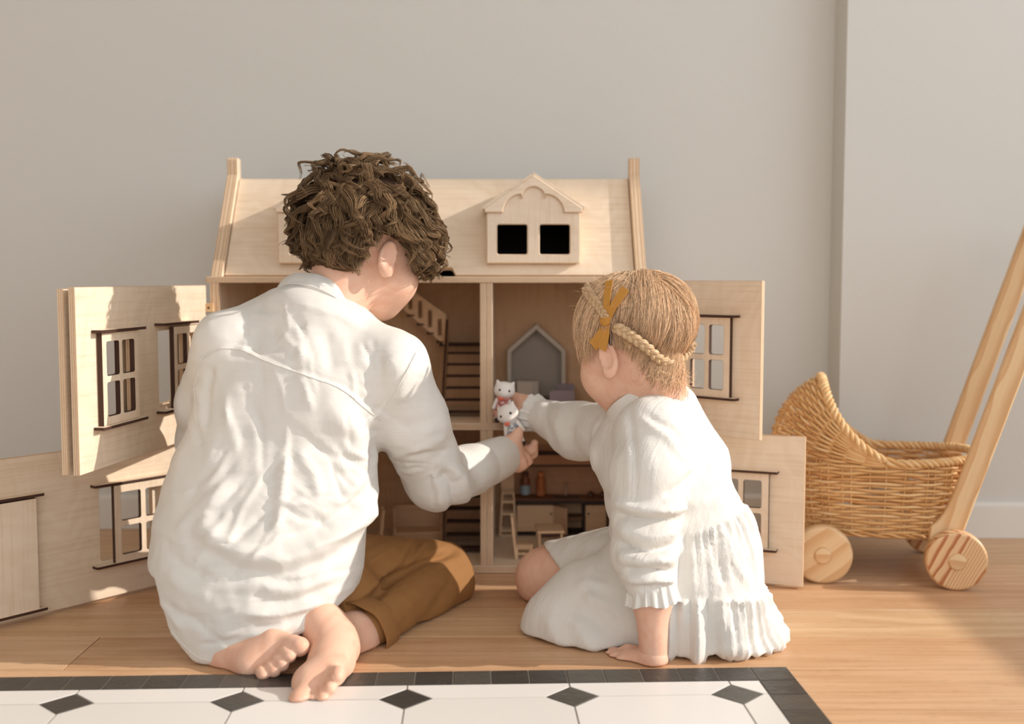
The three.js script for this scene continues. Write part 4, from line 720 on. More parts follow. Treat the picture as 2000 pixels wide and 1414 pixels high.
  const cuts = folds([
    [[[548, 870], [552, 940], [548, 1000], [547, 1036]], 0.008, 0.0042], [[[531, 900], [534, 960], [532, 1030]], 0.009, -0.0025],
    [[[385, 1020], [430, 1045], [490, 1072], [560, 1084], [630, 1070], [700, 1030], [740, 975]], 0.016, 0.011], [[[400, 1052], [470, 1092], [560, 1108], [640, 1088], [700, 1050]], 0.012, -0.007],
    [[[560, 1040], [620, 1030], [680, 1000], [735, 950]], 0.009, -0.006], [[[600, 1062], [660, 1046], [720, 1010]], 0.007, 0.005], [[[560, 990], [600, 1010], [640, 1020]], 0.006, -0.003],
    [[[440, 760], [420, 900], [405, 1010]], 0.02, 0.005], [[[480, 900], [440, 960], [400, 1020]], 0.008, 0.0035], [[[520, 1000], [480, 1040], [450, 1060]], 0.007, -0.003],
    [[[690, 780], [720, 860], [728, 930]], 0.012, -0.006], [[[640, 800], [690, 860], [705, 940], [690, 990]], 0.016, 0.007], [[[600, 870], [650, 900], [690, 910]], 0.007, -0.004], [[[575, 880], [610, 930], [625, 980]], 0.009, 0.0045], [[[720, 870], [705, 960], [670, 1010]], 0.008, -0.006],
    [[[520, 1130], [590, 1140], [650, 1120]], 0.009, 0.004], [[[500, 1150], [580, 1162], [660, 1140]], 0.008, -0.004], [[[480, 1178], [560, 1182], [640, 1165]], 0.007, 0.0035], [[[500, 1205], [570, 1200], [630, 1185]], 0.006, -0.003], [[[440, 1225], [520, 1218], [580, 1205]], 0.006, 0.003], [[[470, 1250], [520, 1240], [560, 1225]], 0.005, -0.0025],
    [[[390, 720], [383, 780], [386, 850]], 0.007, -0.006], [[[345, 760], [375, 800], [382, 860]], 0.007, 0.003], [[[350, 830], [372, 860], [380, 880]], 0.006, -0.003],
    [[[330, 1110], [380, 1140], [430, 1150]], 0.01, 0.003], [[[330, 1170], [390, 1195], [440, 1200]], 0.008, -0.003], [[[320, 1060], [360, 1090], [420, 1110]], 0.01, -0.003],
    [[[470, 640], [450, 700]], 0.008, 0.003], [[[540, 620], [470, 600]], 0.007, -0.002], [[[510, 640], [530, 690]], 0.008, -0.0025], [[[570, 640], [580, 710]], 0.01, 0.003], [[[620, 650], [640, 730]], 0.009, -0.003], [[[690, 670], [700, 760]], 0.01, 0.003], [[[730, 690], [730, 780]], 0.008, -0.003], [[[560, 596], [640, 616], [700, 650]], 0.006, 0.0025],
    [[[748, 700], [778, 740], [770, 800]], 0.012, 0.003], [[[735, 840], [790, 850], [850, 830]], 0.01, -0.0018], [[[745, 880], [800, 900], [860, 880]], 0.01, 0.002], [[[770, 930], [820, 940], [868, 905]], 0.008, -0.002],
  ], 1.50);
  const sl = folds([[[[880, 888], [905, 915], [915, 950], [905, 985]], 0.007, 0.0065], [[[868, 895], [888, 925], [892, 960], [880, 990]], 0.006, -0.006], [[[905, 882], [925, 905], [935, 935], [930, 965]], 0.006, -0.005], [[[850, 900], [866, 935], [866, 970]], 0.007, 0.004], [[[830, 915], [848, 950], [840, 985]], 0.008, -0.003]], 1.74);
  const yoke = seamStep([[745, 822], [705, 790], [660, 758], [600, 735], [520, 706], [450, 682], [415, 684], [388, 700]], 1.52, 0.002, 0.05);   // drawn right to left: above lies on its right, hence the sign below
  const hole = seamStep([[812, 688], [780, 745], [745, 800], [722, 822]], 1.54, 0.0016, 0.02);
  const creaseList = []; {
    const R = rng(303), add = (n, x0, x1, y0, y1, ang, spread, l0, l1) => { for (let k = 0; k < n; k++) { const x = x0 + R() * (x1 - x0), y = y0 + R() * (y1 - y0), a = ang + (R() - 0.5) * spread, l = l0 + R() * (l1 - l0), c = (R() - 0.5) * 0.3 * l, dx = Math.cos(a) * l / 2, dy = Math.sin(a) * l / 2, h = (0.0009 + 0.0016 * R()) * (R() < 0.5 ? 1 : -1), w = 0.0032 + 0.003 * R(); creaseList.push([[[x - dx, y - dy], [x - dy / l * c, y + dx / l * c], [x + dx, y + dy]], w, h]); } };
    add(16, 380, 540, 900, 1080, -0.9, 0.7, 60, 150); add(16, 560, 720, 860, 1060, 0.5, 1.0, 40, 110); add(22, 420, 690, 1080, 1250, -0.1, 0.4, 50, 130); add(10, 320, 430, 1020, 1220, 0.35, 0.6, 50, 110); add(10, 400, 560, 720, 900, 1.3, 0.6, 60, 130); add(12, 560, 740, 660, 790, 1.35, 0.5, 40, 90); add(8, 440, 600, 620, 700, 0.9, 1.2, 30, 70); add(10, 650, 735, 820, 960, 1.2, 0.6, 40, 90);
    add(9, 760, 860, 840, 970, -0.15, 0.5, 40, 90);
  }
  const creases = folds(creaseList, 1.5);
  const shirtRise = (x, y, z, a, b, c) => {
    let h = (cuts(x, y, z, c) + creases(x, y, z, c)) * (z > CAM_Z - 1.66 ? 1 : 0) + (z < CAM_Z - 1.62 && x > -0.12 ? sl(x, y, z, c + 0.25) : 0);
    if (c > 0.05 && z > CAM_Z - 1.66) h += (yoke(x, y) + hole(x, y)) * smooth(0.05, 0.3, c);
    return h + 0.0016 * noise3(x * 26 + 3, y * 18, z * 26) + 0.0009 * noise3(x * 60, y * 34 + x * 20, z * 60) + 0.0004 * noise3(x * 30, y * 160, z * 60);
  };
  displace(shirtGeo, shirtRise);
  const shirt = part('shirt', wrapUV(shirtGeo, at(520, 900, 1.6).x, CAM_Z - 1.6, 0.17), linen, boy);
  // stitched seams lying on the cloth
  seamLine(shirt, 'yoke_seam', [[743, 820], [705, 790], [660, 758], [600, 735], [520, 706], [450, 682], [415, 684], [390, 699]], 1.3, 1.62, shirtField, shirtRise, 0.0011, seamCloth);
  seamLine(shirt, 'armhole_seam', [[812, 690], [782, 742], [748, 798], [722, 824], [716, 832]], 1.3, 1.66, shirtField, shirtRise, 0.001, seamCloth);
  seamLine(shirt, 'armhole_seam', [[398, 700], [386, 740], [383, 790], [388, 850]], 1.3, 1.72, shirtField, shirtRise, 0.001, seamCloth);
  seamLine(shirt, 'hem_seam', [[335, 1232], [356, 1256], [386, 1281], [420, 1290], [468, 1280], [540, 1248], [598, 1224], [645, 1198], [674, 1178]], 1.3, 1.66, shirtField, shirtRise, 0.0008, seamCloth);
  // collar band
  {
    const c = colC, X = colX, Zc = colZ, n = colN, rings = [[-0.026, 0.05, 0.046], [-0.012, 0.058, 0.054], [-0.002, 0.0628, 0.0588], [0.006, 0.0638, 0.0596], [0.014, 0.063, 0.059], [0.0235, 0.0605, 0.0565], [0.0245, 0.0595, 0.0556], [0.0235, 0.058, 0.0542], [-0.012, 0.0605, 0.057]], pos = [], idx = [], uv = [], M = 64;
    rings.forEach(([h, a, b], r) => { for (let i = 0; i <= M; i++) { const t = i / M * Math.PI * 2, w = 0.0008 * Math.sin(t * 5) + 0.0006 * Math.sin(t * 11 + 1); const p = c.clone().addScaledVector(X, Math.cos(t) * (a + w)).addScaledVector(Zc, Math.sin(t) * (b + w)).addScaledVector(n, h - 0.012); pos.push(p.x, p.y, p.z); uv.push(i / M * 0.38, h); } });
    for (let r = 0; r < rings.length - 1; r++) for (let i = 0; i < M; i++) { const q = r * (M + 1) + i; idx.push(q, q + M + 1, q + 1, q + 1, q + M + 1, q + M + 2); }
    const g = new THREE.BufferGeometry(); g.setAttribute('position', new THREE.Float32BufferAttribute(pos, 3)); g.setAttribute('uv', new THREE.Float32BufferAttribute(uv, 2)); g.setIndex(idx); g.computeVertexNormals(); const band = part('collar', g, linen, shirt); const rg = []; for (let i = 0; i <= 60; i++) { const t = i / 60 * Math.PI * 2; rg.push(c.clone().addScaledVector(X, Math.cos(t) * 0.0642).addScaledVector(Zc, Math.sin(t) * 0.0602).addScaledVector(n, -0.0135)); } part('collar_seam', tube(rg, 0.0012, 6), seamCloth, band);
  }
  // cuff of the right sleeve
  const cuffBand = (parent, name, a, b, r0, r1, m, wall = 0.0022, wav = 0.0006) => {
    const T = b.clone().sub(a).normalize(), A = V(0, 1, 0).cross(T).normalize(), B = V().crossVectors(T, A), L = a.distanceTo(b), M = 56, pr = [[0, r0], [0.0012, r0 + wall], [L * 0.5, (r0 + r1) / 2 + wall + 0.0006], [L - 0.0012, r1 + wall], [L, r1 + wall * 0.4], [L - 0.0012, r1 - 0.0006], [L * 0.4, r0 - 0.0012]], pos = [], uv = [], idx = [];
    pr.forEach(([h, r], k) => { for (let i = 0; i <= M; i++) { const t = i / M * Math.PI * 2, q = r + wav * Math.sin(t * 3 + k * 0.3) + wav * 0.6 * Math.sin(t * 7 + 2); const p = a.clone().addScaledVector(T, h).addScaledVector(A, Math.cos(t) * q).addScaledVector(B, Math.sin(t) * q); pos.push(p.x, p.y, p.z); uv.push(i / M * 0.25, h); } });
    for (let r = 0; r < pr.length - 1; r++) for (let i = 0; i < M; i++) { const q = r * (M + 1) + i; idx.push(q, q + 1, q + M + 1, q + 1, q + M + 2, q + M + 1); }
    const g = new THREE.BufferGeometry(); g.setAttribute('position', new THREE.Float32BufferAttribute(pos, 3)); g.setAttribute('uv', new THREE.Float32BufferAttribute(uv, 2)); g.setIndex(idx); g.computeVertexNormals(); return part(name, g, m, parent);
  };
  cuffBand(shirt, 'cuff', at(938, 910, 1.806), at(983, 890, 1.865), 0.0365, 0.0325, linen);

  // --- trousers
  const trField = blend([ell(at(560, 1165, 1.62), 0.14, 0.085, 0.1), cap(at(640, 1118, 1.66), at(862, 1118, 1.795), 0.064, 0.051), cap(at(866, 1140, 1.785), at(712, 1234, 1.575), 0.052, 0.046), cap(at(480, 1150, 1.66), at(450, 1130, 1.83), 0.07, 0.055), cap(at(450, 1150, 1.82), at(430, 1255, 1.58), 0.05, 0.045)], 0.009);
  const cutP = at(676, 1255, 1.552), cutN = at(700, 1242, 1.56).sub(at(866, 1140, 1.785)).normalize();
  const trGeo = nets((x, y, z) => smax(smax(trField(x, y, z), (x - cutP.x) * cutN.x + (y - cutP.y) * cutN.y + (z - cutP.z) * cutN.z - (x < cutP.x - 0.1 ? 1 : 0), 0.004), 0.0015 - y, 0.008), ...bounds([at(390, 1270, 1.52), at(930, 1050, 1.8), at(430, 1050, 1.95), at(740, 1300, 1.5)], 0.05), 0.0042);
  const tf = folds([[[[700, 1170, 1.6], [760, 1132, 1.65], [830, 1095, 1.72], [890, 1082, 1.76]], 0.0055, -0.012], [[[720, 1142], [775, 1105], [800, 1065]], 0.007, 0.0045], [[[735, 1148], [790, 1110], [815, 1078]], 0.006, -0.0045], [[[760, 1130], [810, 1100], [850, 1065]], 0.006, 0.004], [[[800, 1110], [850, 1085], [885, 1072]], 0.005, -0.004], [[[830, 1095], [870, 1076], [895, 1075]], 0.005, 0.0045], [[[870, 1092], [895, 1088], [912, 1098]], 0.005, 0.004], [[[700, 1070], [740, 1060], [780, 1048]], 0.006, -0.003], [[[720, 1095], [765, 1080]], 0.005, 0.003],
    [[[745, 1185], [800, 1150], [880, 1118]], 0.02, 0.004], [[[760, 1280], [830, 1235], [890, 1180]], 0.008, 0.003], [[[780, 1238], [840, 1195], [880, 1150]], 0.008, -0.003], [[[700, 1150], [690, 1110]], 0.008, -0.003]], 1.66);
  const leg = seamStep([[745, 1205], [800, 1170], [850, 1140], [905, 1118]], 1.68, 0.0006, 0.01);
  displace(trGeo, (x, y, z, a, b, c) => tf(x, y, z, c + 0.15) + leg(x, y) * smooth(0, 0.3, c) + 0.0015 * noise3(x * 30, y * 30, z * 30) + 0.0006 * noise3(x * 80, y * 80, z * 80));
  const tr = part('trousers', planeUV(trGeo), twill, boy);
  cuffBand(tr, 'rolled_cuff', at(722, 1228, 1.588), at(693, 1246, 1.548), 0.046, 0.048, twill, 0.0034, 0.0016);

  // --- curly hair: locks that start at the crown, follow the skull and curl
  {
    const R = rng(77), hs = head.s, hairIn = ([x, y, z]) => { // hair region on the skull, in head axes
      const side = Math.abs(x); if (z < -0.02) return side > 0.048 ? y > -0.004 : y > 0.045 + (z + 0.02) * -0.2; if (side > 0.045 && z < 0.03) return y > 0.004; return y > -0.045 - 0.2 * Math.max(0, z - 0.04);
    };
    const capGeo = nets((x, y, z) => { const p = head.local(V(x, y, z)); const edge = p[2] < -0.02 ? 0.05 - p[1] : (Math.abs(p[0]) > 0.045 && p[2] < 0.03 ? 0.012 - p[1] : -0.04 - p[1]); return smax(head.skull(x, y, z) - 0.011 - 0.003 * noise3(x * 60, y * 60, z * 60), edge * hs, 0.012); }, ...bounds([head.c], 0.14), 0.005);
    const under = std({ color: rgb(76, 52, 34), roughness: 0.8 });
    const hairM = phys({ color: rgb(255, 255, 255), vertexColors: true, roughness: 0.38, specularIntensity: 0.7, specularColor: rgb(255, 222, 180) });
    const hair = part('hair', planeUV(capGeo), under, boy);
    const pos = [], nor = [], col = [], idx = [];
    const grad = (p) => { const e = 0.002, d = head.skull(p.x, p.y, p.z); return V(head.skull(p.x + e, p.y, p.z) - d, head.skull(p.x, p.y + e, p.z) - d, head.skull(p.x, p.y, p.z + e) - d).normalize(); };
    const strand = (pts, r0, c) => {
      const n = pts.length, T = V(), A = V(), B = V(), base = pos.length / 3; let up = V(0.3, 0.5, 0.8).normalize();
      for (let i = 0; i < n; i++) { T.subVectors(pts[Math.min(n - 1, i + 1)], pts[Math.max(0, i - 1)]).normalize(); A.crossVectors(up, T).normalize(); B.crossVectors(T, A); up = B.clone(); const r = r0 * (1 - 0.75 * (i / (n - 1)) ** 3);
        for (let k = 0; k < 3; k++) { const a = k * 2.0944, nx = A.clone().multiplyScalar(Math.cos(a)).addScaledVector(B, Math.sin(a)); pos.push(pts[i].x + nx.x * r, pts[i].y + nx.y * r, pts[i].z + nx.z * r); nor.push(nx.x, nx.y, nx.z); col.push(c[0], c[1], c[2]); } }
      for (let i = 0; i < n - 1; i++) for (let k = 0; k < 3; k++) { const a = base + i * 3 + k, b = base + i * 3 + (k + 1) % 3; idx.push(a, b, a + 3, b, b + 3, a + 3); }
    };
    const crown = V().subVectors(head.L(0.01, 0.1, 0.05), head.c).normalize();
    let made = 0, guard = 0;
    const byEar = (p) => { const [x, y, z] = head.local(p); return y < -0.062 || (Math.abs(x) > 0.05 && y < 0.006 && z > -0.016 && z < 0.034) || (z < -0.016 && y < -0.028); };
    while (made < 580 && guard++ < 9000) {
      const dir = V(R() * 2 - 1, R() * 2 - 1, R() * 2 - 1); if (dir.length() > 1 || dir.length() < 0.05) continue; dir.normalize();
      let p = head.c.clone().addScaledVector(dir, 0.09); for (let k = 0; k < 6; k++) p.addScaledVector(grad(p), -head.skull(p.x, p.y, p.z)); if (!hairIn(head.local(p)) || byEar(p)) continue;
      if (made > 510 && dir.dot(crown) < 0.8) continue;
      made++;
      const low = smooth(0.05, -0.03, head.local(p)[1]), len = (0.062 + 0.05 * R()) * (1 - 0.35 * low), turns = 0.8 + 0.7 * R(), amp = 0.005 + 0.005 * R(), ph = R() * 6.28, hand2 = R() < 0.5 ? 1 : -1, top = made > 510, lift = (0.014 + 0.023 * R()) * (1 - 0.5 * low) * (top ? 0.8 : 1), swirl = (R() - 0.5) * 0.8, tip = 0.006 + 0.008 * R(), tipTurn = 0.7 + 0.9 * R(), N = 20, spine = [], q = p.clone(), D = dir.clone().sub(crown); if (D.length() < 0.45 || top) D.add(V(R() - 0.5, R() - 0.5, R() - 0.5).normalize().multiplyScalar(top ? 1.2 : 0.6));
      for (let i = 0; i <= N; i++) {
        const t = i / N, n = grad(q), tang = D.clone(); tang.addScaledVector(n, -tang.dot(n)).normalize(); const sideV = V().crossVectors(n, tang), flow = 1.3 * noise3(q.x * 22, q.y * 22, q.z * 22); tang.addScaledVector(V(0, -1, 0), 0.6 * t).addScaledVector(sideV, flow + swirl * t).normalize();
        if (i) { q.addScaledVector(tang, len / N); const h = 0.008 + lift * Math.sin(Math.min(1, t * 1.3) * Math.PI * 0.6); q.addScaledVector(n, (h - head.skull(q.x, q.y, q.z)) * 0.45); }
        const s2 = V().crossVectors(n, tang).normalize(), u2 = V().crossVectors(tang, s2), a = ph + turns * t * 6.28, am = amp * smooth(0, 0.25, t), b = ph + hand2 * tipTurn * 6.28 * Math.max(0, t - 0.55) / 0.45, bm = tip * smooth(0.5, 0.95, t);
        spine.push([q.clone().addScaledVector(s2, Math.sin(a) * am + (Math.cos(b) - Math.cos(ph)) * bm).addScaledVector(u2, Math.cos(a) * am * 0.5 + (Math.sin(b) - Math.sin(ph)) * bm * 0.9), s2, u2]);
      }
      const lr = 0.0055 + 0.004 * R(), tone = R(), count = 29;
      for (let s = 0; s < count; s++) {
        const a = R() * 6.28, rr = Math.sqrt(R()) * lr, j = R() * 6.28, cut = N - Math.floor(R() * 4), pts = [];
        for (let i = 0; i <= cut; i++) { const t = i / N, w = rr * (0.5 + 0.7 * Math.sin(t * 3.0)) * (1 - 0.5 * t * t), P = spine[i][0].clone().addScaledVector(spine[i][1], Math.cos(a + t) * w + 0.0005 * Math.sin(t * 16 + j)).addScaledVector(spine[i][2], Math.sin(a + t) * w * 0.45); if (i > 3 && byEar(P)) break; pts.push(P); }
        if (pts.length < 5) continue;
        const k = 0.4 + 0.75 * R() + 0.75 * tone * tone; strand(pts, 0.00042 + 0.0001 * R(), [0.215 * k, 0.132 * k, 0.07 * k]);
      }
    }
    const g = new THREE.BufferGeometry(); g.setAttribute('position', new THREE.Float32BufferAttribute(pos, 3)); g.setAttribute('normal', new THREE.Float32BufferAttribute(nor, 3)); g.setAttribute('color', new THREE.Float32BufferAttribute(col, 3)); g.setIndex(idx);
    const curls = part('curls', g, hairM, hair); curls.userData.kind = 'stuff';
  }
}
// ---------------------------------------------------------------- the girl
{
  const girl = thing('person', 'toddler girl with braided blonde hair, mustard bow and white dress leaning on one hand', 'person', [0, 0, 0]);
  const head = headField(at(1240, 668, 1.635), V(-0.67, -0.3, -0.68), -0.05, 0.93);
  const neck = cap(at(1268, 812, 1.635), at(1248, 735, 1.635), 0.038, 0.038);
  // --- body
  const torso = blend([cap(at(1285, 900, 1.63), at(1335, 1120, 1.62), 0.05, 0.085), cap(at(1280, 845, 1.57), at(1242, 858, 1.7), 0.03, 0.026)], 0.04);
  const farArm = chain([at(1215, 845, 1.71), at(1125, 842, 1.82), at(1046, 806, 1.9)], [0.028, 0.024, 0.017]);
  const nearArm = chain([at(1278, 850, 1.555), at(1268, 1010, 1.51), at(1273, 1165, 1.487), at(1277, 1284, 1.472)], [0.03, 0.028, 0.0245, 0.0185]);
  const legs = [...chain([at(1250, 1120, 1.68), at(1066, 1128, 1.775), at(1110, 1178, 1.80), at(1250, 1200, 1.78)], [0.055, 0.045, 0.038, 0.03]), ...chain([at(1290, 1170, 1.60), at(1110, 1215, 1.60), at(1290, 1235, 1.60)], [0.055, 0.04, 0.03])];
  const bodyField = blend([torso, neck, ...farArm, ...nearArm, ...legs], 0.02);
  const geos = [nets((x, y, z) => smax(bodyField(x, y, z), 0.001 - y, 0.006), ...bounds([at(1010, 1200, 1.8), at(1030, 780, 1.92), at(1400, 1250, 1.6), at(1300, 760, 1.63), at(1270, 1300, 1.46)], 0.06), 0.0065)];
  geos.push(nets((x, y, z) => smin(head.field(x, y, z), neck(x, y, z), 0.03), ...bounds([head.c], 0.125), 0.003));
  const hand = (pts, rad) => digits(pts, rad);
  { // left hand flat on the floor, fingers to the left
    const palm = blend([cap(at(1277, 1284, 1.472), at(1272, 1296, 1.474), 0.0185, 0.0155), cap(at(1272, 1297, 1.474), at(1236, 1288, 1.487), 0.0155, 0.0115), cap(at(1262, 1287, 1.495), at(1230, 1280, 1.505), 0.0125, 0.0095)], 0.018);
    const fing = hand([[at(1240, 1292, 1.482), at(1214, 1290, 1.486), at(1190, 1293, 1.488)], [at(1236, 1286, 1.49), at(1204, 1284, 1.496), at(1174, 1289, 1.498)], [at(1232, 1281, 1.498), at(1198, 1279, 1.506), at(1165, 1285, 1.508)], [at(1230, 1278, 1.506), at(1198, 1275, 1.515), at(1170, 1281, 1.518)], [at(1248, 1276, 1.503), at(1226, 1270, 1.508), at(1208, 1273, 1.512)]],
      [[0.0082, 0.007, 0.0052], [0.0085, 0.0072, 0.0054], [0.0084, 0.007, 0.0054], [0.008, 0.0068, 0.0052], [0.0088, 0.0074, 0.0058]]);
    geos.push(nets((x, y, z) => smax(smin(palm(x, y, z), fing(x, y, z), 0.01), 0.0012 - y, 0.003), ...bounds([at(1160, 1293, 1.51), at(1285, 1280, 1.47), at(1280, 1310, 1.47)], 0.03), 0.0024));
  }
  { // right hand round the back of the far figurine
    const palm = blend([cap(at(1046, 806, 1.9), at(1030, 793, 1.918), 0.0165, 0.0165), cap(at(1030, 793, 1.918), at(1010, 785, 1.932), 0.016, 0.011)], 0.014);
    const fing = hand([[at(1016, 779, 1.928), at(1004, 775, 1.934), at(996, 779, 1.938)], [at(1014, 785, 1.935), at(1000, 783, 1.944), at(990, 785, 1.945)], [at(1014, 792, 1.935), at(1000, 792, 1.944), at(990, 794, 1.943)], [at(1017, 800, 1.93), at(1005, 801, 1.938), at(997, 803, 1.937)], [at(1026, 800, 1.908), at(1014, 808, 1.9), at(1006, 812, 1.896)]],
      [[0.0078, 0.0068, 0.0055], [0.008, 0.007, 0.0055], [0.0078, 0.0068, 0.0054], [0.0072, 0.0063, 0.005], [0.0085, 0.0072, 0.0058]]);
    geos.push(nets((x, y, z) => smin(palm(x, y, z), fing(x, y, z), 0.01), ...bounds([at(990, 785, 1.94), at(1050, 810, 1.9)], 0.03), 0.0026));
  }
  part('body', mergeGeometries(geos.map(planeUV)), skin, girl);
  for (const q of [-1, 1]) { const s = head.s, e = new THREE.SphereGeometry(0.0125 * s, 20, 14), p = head.L(q * 0.03, 0.002, -0.0705); e.translate(p.x, p.y, p.z); const ew = part('eye', e, eyeWhite, girl); const i = new THREE.SphereGeometry(0.0068 * s, 16, 10), pi = head.L(q * 0.03, 0.001, -0.0778); i.translate(pi.x, pi.y, pi.z); part('iris', i, eyeDark, ew); }
  { const l = cap(head.L(-0.012, -0.0585, -0.0855), head.L(0.012, -0.0585, -0.0855), 0.0058); part('lips', planeUV(nets(l, ...bounds([head.L(0, -0.0585, -0.0855)], 0.024), 0.0022)), phys({ color: rgb(196, 104, 92), roughness: 0.4 }), girl); }

  // --- dress: bodice and gathered skirt
  const col = column([[752, 1288, 1312, 1.635, 0.02], [768, 1255, 1324, 1.635, 0.04], [795, 1212, 1336, 1.635, 0.052], [830, 1196, 1352, 1.635, 0.07], [870, 1180, 1376, 1.63, 0.085], [920, 1174, 1408, 1.625, 0.09], [970, 1180, 1442, 1.62, 0.094], [1015, 1189, 1469, 1.615, 0.1], [1060, 1196, 1479, 1.61, 0.108], [1120, 1198, 1482, 1.605, 0.116], [1165, 1198, 1486, 1.60, 0.12], [1200, 1190, 1504, 1.60, 0.122], [1235, 1200, 1542, 1.6, 0.124], [1268, 1220, 1582, 1.595, 0.122], [1303, 1260, 1592, 1.585, 0.112]]);
  const yokeB = blend([cap(at(1290, 815, 1.6), at(1268, 842, 1.565), 0.042, 0.048), cap(at(1255, 815, 1.66), at(1222, 842, 1.71), 0.04, 0.042), cap(at(1310, 800, 1.63), at(1345, 900, 1.63), 0.04, 0.06), cap(at(1214, 858, 1.65), at(1206, 880, 1.66), 0.034, 0.04)], 0.03);
  const sleeveFar = blend([cap(at(1222, 845, 1.71), at(1130, 842, 1.82), 0.05, 0.0445), cap(at(1130, 842, 1.82), at(1060, 813, 1.885), 0.043, 0.03)], 0.025);
  const sleeveNear = blend([cap(at(1278, 858, 1.56), at(1268, 930, 1.525), 0.055, 0.054), cap(at(1268, 930, 1.525), at(1262, 990, 1.51), 0.054, 0.047), cap(at(1260, 1012, 1.508), at(1258, 1090, 1.495), 0.043, 0.043), cap(at(1258, 1090, 1.495), at(1270, 1138, 1.49), 0.042, 0.0345)], 0.014);
  const lapFar = cap(at(1225, 1105, 1.70), at(1082, 1122, 1.772), 0.066, 0.0535), lapP = at(1094, 1100, 1.75);
  const lapNear = blend([cap(at(1290, 1185, 1.60), at(1105, 1215, 1.605), 0.085, 0.056), cap(at(1120, 1225, 1.59), at(1160, 1262, 1.55), 0.05, 0.038), cap(at(1150, 1180, 1.62), at(1080, 1222, 1.62), 0.05, 0.04), cap(at(1050, 1242, 1.6), at(1110, 1248, 1.58), 0.013, 0.03), cap(at(1230, 1140, 1.62), at(1150, 1160, 1.63), 0.06, 0.05)], 0.03);
  const X60 = at(1260, 1000, 1.6).x;
  const neckHole = cap(at(1246, 778, 1.635), at(1206, 680, 1.635), 0.042, 0.046);
  const dressField = (x, y, z) => {
    let d = smin(col(x, y, z), yokeB(x, y, z), 0.03);
    d = smax(d, -neckHole(x, y, z), 0.006);
    let far = lapFar(x, y, z); far = smax(far, ((lapP.x - x) * 0.725 + (y - lapP.y) * 0.69 - 0.0), 0.003) ;
    d = smin(d, smax(lapFar(x, y, z), (lapP.x - x) * 0.72 + (lapP.y - y) * 0.69, 0.003), 0.018);
    d = smin(d, lapNear(x, y, z), 0.025);
    d = smin(d, sleeveFar(x, y, z), 0.016); d = smin(d, sleeveNear(x, y, z), 0.012);
    // wavy hem just above the floor
    const hem = 0.004 + 0.009 * Math.max(0, Math.sin(x * 46 + 0.6)) * smooth(0.1, 0.34, x) + 0.02 * smooth(0.355, 0.405, x);
    return smax(d, hem - y, 0.004);
  };
  const g = nets(dressField, ...bounds([at(1020, 1305, 1.5), at(1030, 780, 1.9), at(1580, 1290, 1.5), at(1300, 745, 1.7), at(1500, 1100, 1.75)], 0.05), 0.0038);
  const waistY = (x) => { const w = at(1195, 1062, 1.5), e = at(1478, 1005, 1.55), t = smooth(w.x, e.x, x); return w.y + (e.y - w.y) * t * t; };
  const tierY = (x) => at(1300, 1178, 1.49).y + 0.006 * Math.sin(x * 30);
  const cuts = folds([[[[1237, 800], [1238, 880], [1236, 975]], 0.0035, -0.0035], [[[1224, 812], [1228, 900], [1226, 975]], 0.006, 0.002], [[[1250, 822], [1300, 852], [1345, 905], [1362, 960]], 0.006, 0.004], [[[1262, 812], [1320, 845], [1360, 895]], 0.005, -0.003], [[[1290, 960], [1330, 945], [1358, 925]], 0.007, -0.005], [[[1285, 975], [1330, 965], [1362, 940]], 0.006, 0.005], [[[1196, 975], [1240, 986], [1300, 990], [1340, 985]], 0.008, 0.011], [[[1200, 998], [1250, 1004], [1312, 1004]], 0.006, -0.012],
    [[[1202, 1026], [1260, 1036], [1316, 1030]], 0.011, 0.009], [[[1204, 1052], [1250, 1060], [1316, 1056]], 0.005, -0.011], [[[1200, 1075], [1250, 1078], [1312, 1076]], 0.009, 0.009], [[[1212, 1098], [1260, 1094], [1312, 1104]], 0.005, -0.010], [[[1215, 1115], [1270, 1112], [1310, 1120]], 0.007, 0.008], [[[1232, 1080], [1260, 1068], [1300, 1085]], 0.005, 0.003], [[[1240, 1130], [1275, 1126], [1305, 1134]], 0.004, -0.004],
    [[[1340, 990], [1380, 960], [1440, 950]], 0.008, 0.002], [[[1330, 1020], [1390, 1000], [1430, 960]], 0.008, -0.002], [[[1360, 940], [1400, 900]], 0.008, 0.002],
    [[[1120, 1140, 1.6], [1150, 1128, 1.6], [1190, 1135, 1.58]], 0.006, 0.004], [[[1140, 1155, 1.58], [1180, 1170, 1.57], [1215, 1195, 1.55]], 0.008, 0.005], [[[1100, 1175, 1.58], [1150, 1195, 1.56], [1190, 1230, 1.54]], 0.008, -0.003], [[[1070, 1195, 1.58], [1080, 1230, 1.57], [1110, 1265, 1.55]], 0.008, 0.003], [[[1120, 1200, 1.56], [1140, 1240, 1.54], [1170, 1270, 1.53]], 0.008, 0.003], [[[1160, 1050, 1.68], [1130, 1090, 1.72], [1140, 1120, 1.72]], 0.008, 0.003], [[[1190, 1040, 1.66], [1160, 1085, 1.68]], 0.008, -0.003], [[[1172, 905], [1176, 960], [1192, 1010]], 0.004, 0.003],
    [[[1395, 1060], [1405, 1110], [1412, 1140]], 0.006, -0.004], [[[1420, 1040], [1435, 1100], [1455, 1140]], 0.005, 0.004], [[[1440, 1030], [1462, 1090], [1470, 1140]], 0.005, -0.003], [[[1350, 1075], [1352, 1150]], 0.006, 0.003], [[[1325, 1080], [1322, 1150]], 0.005, -0.0025], [[[1460, 1165], [1430, 1172], [1400, 1168]], 0.006, 0.004]], 1.50);
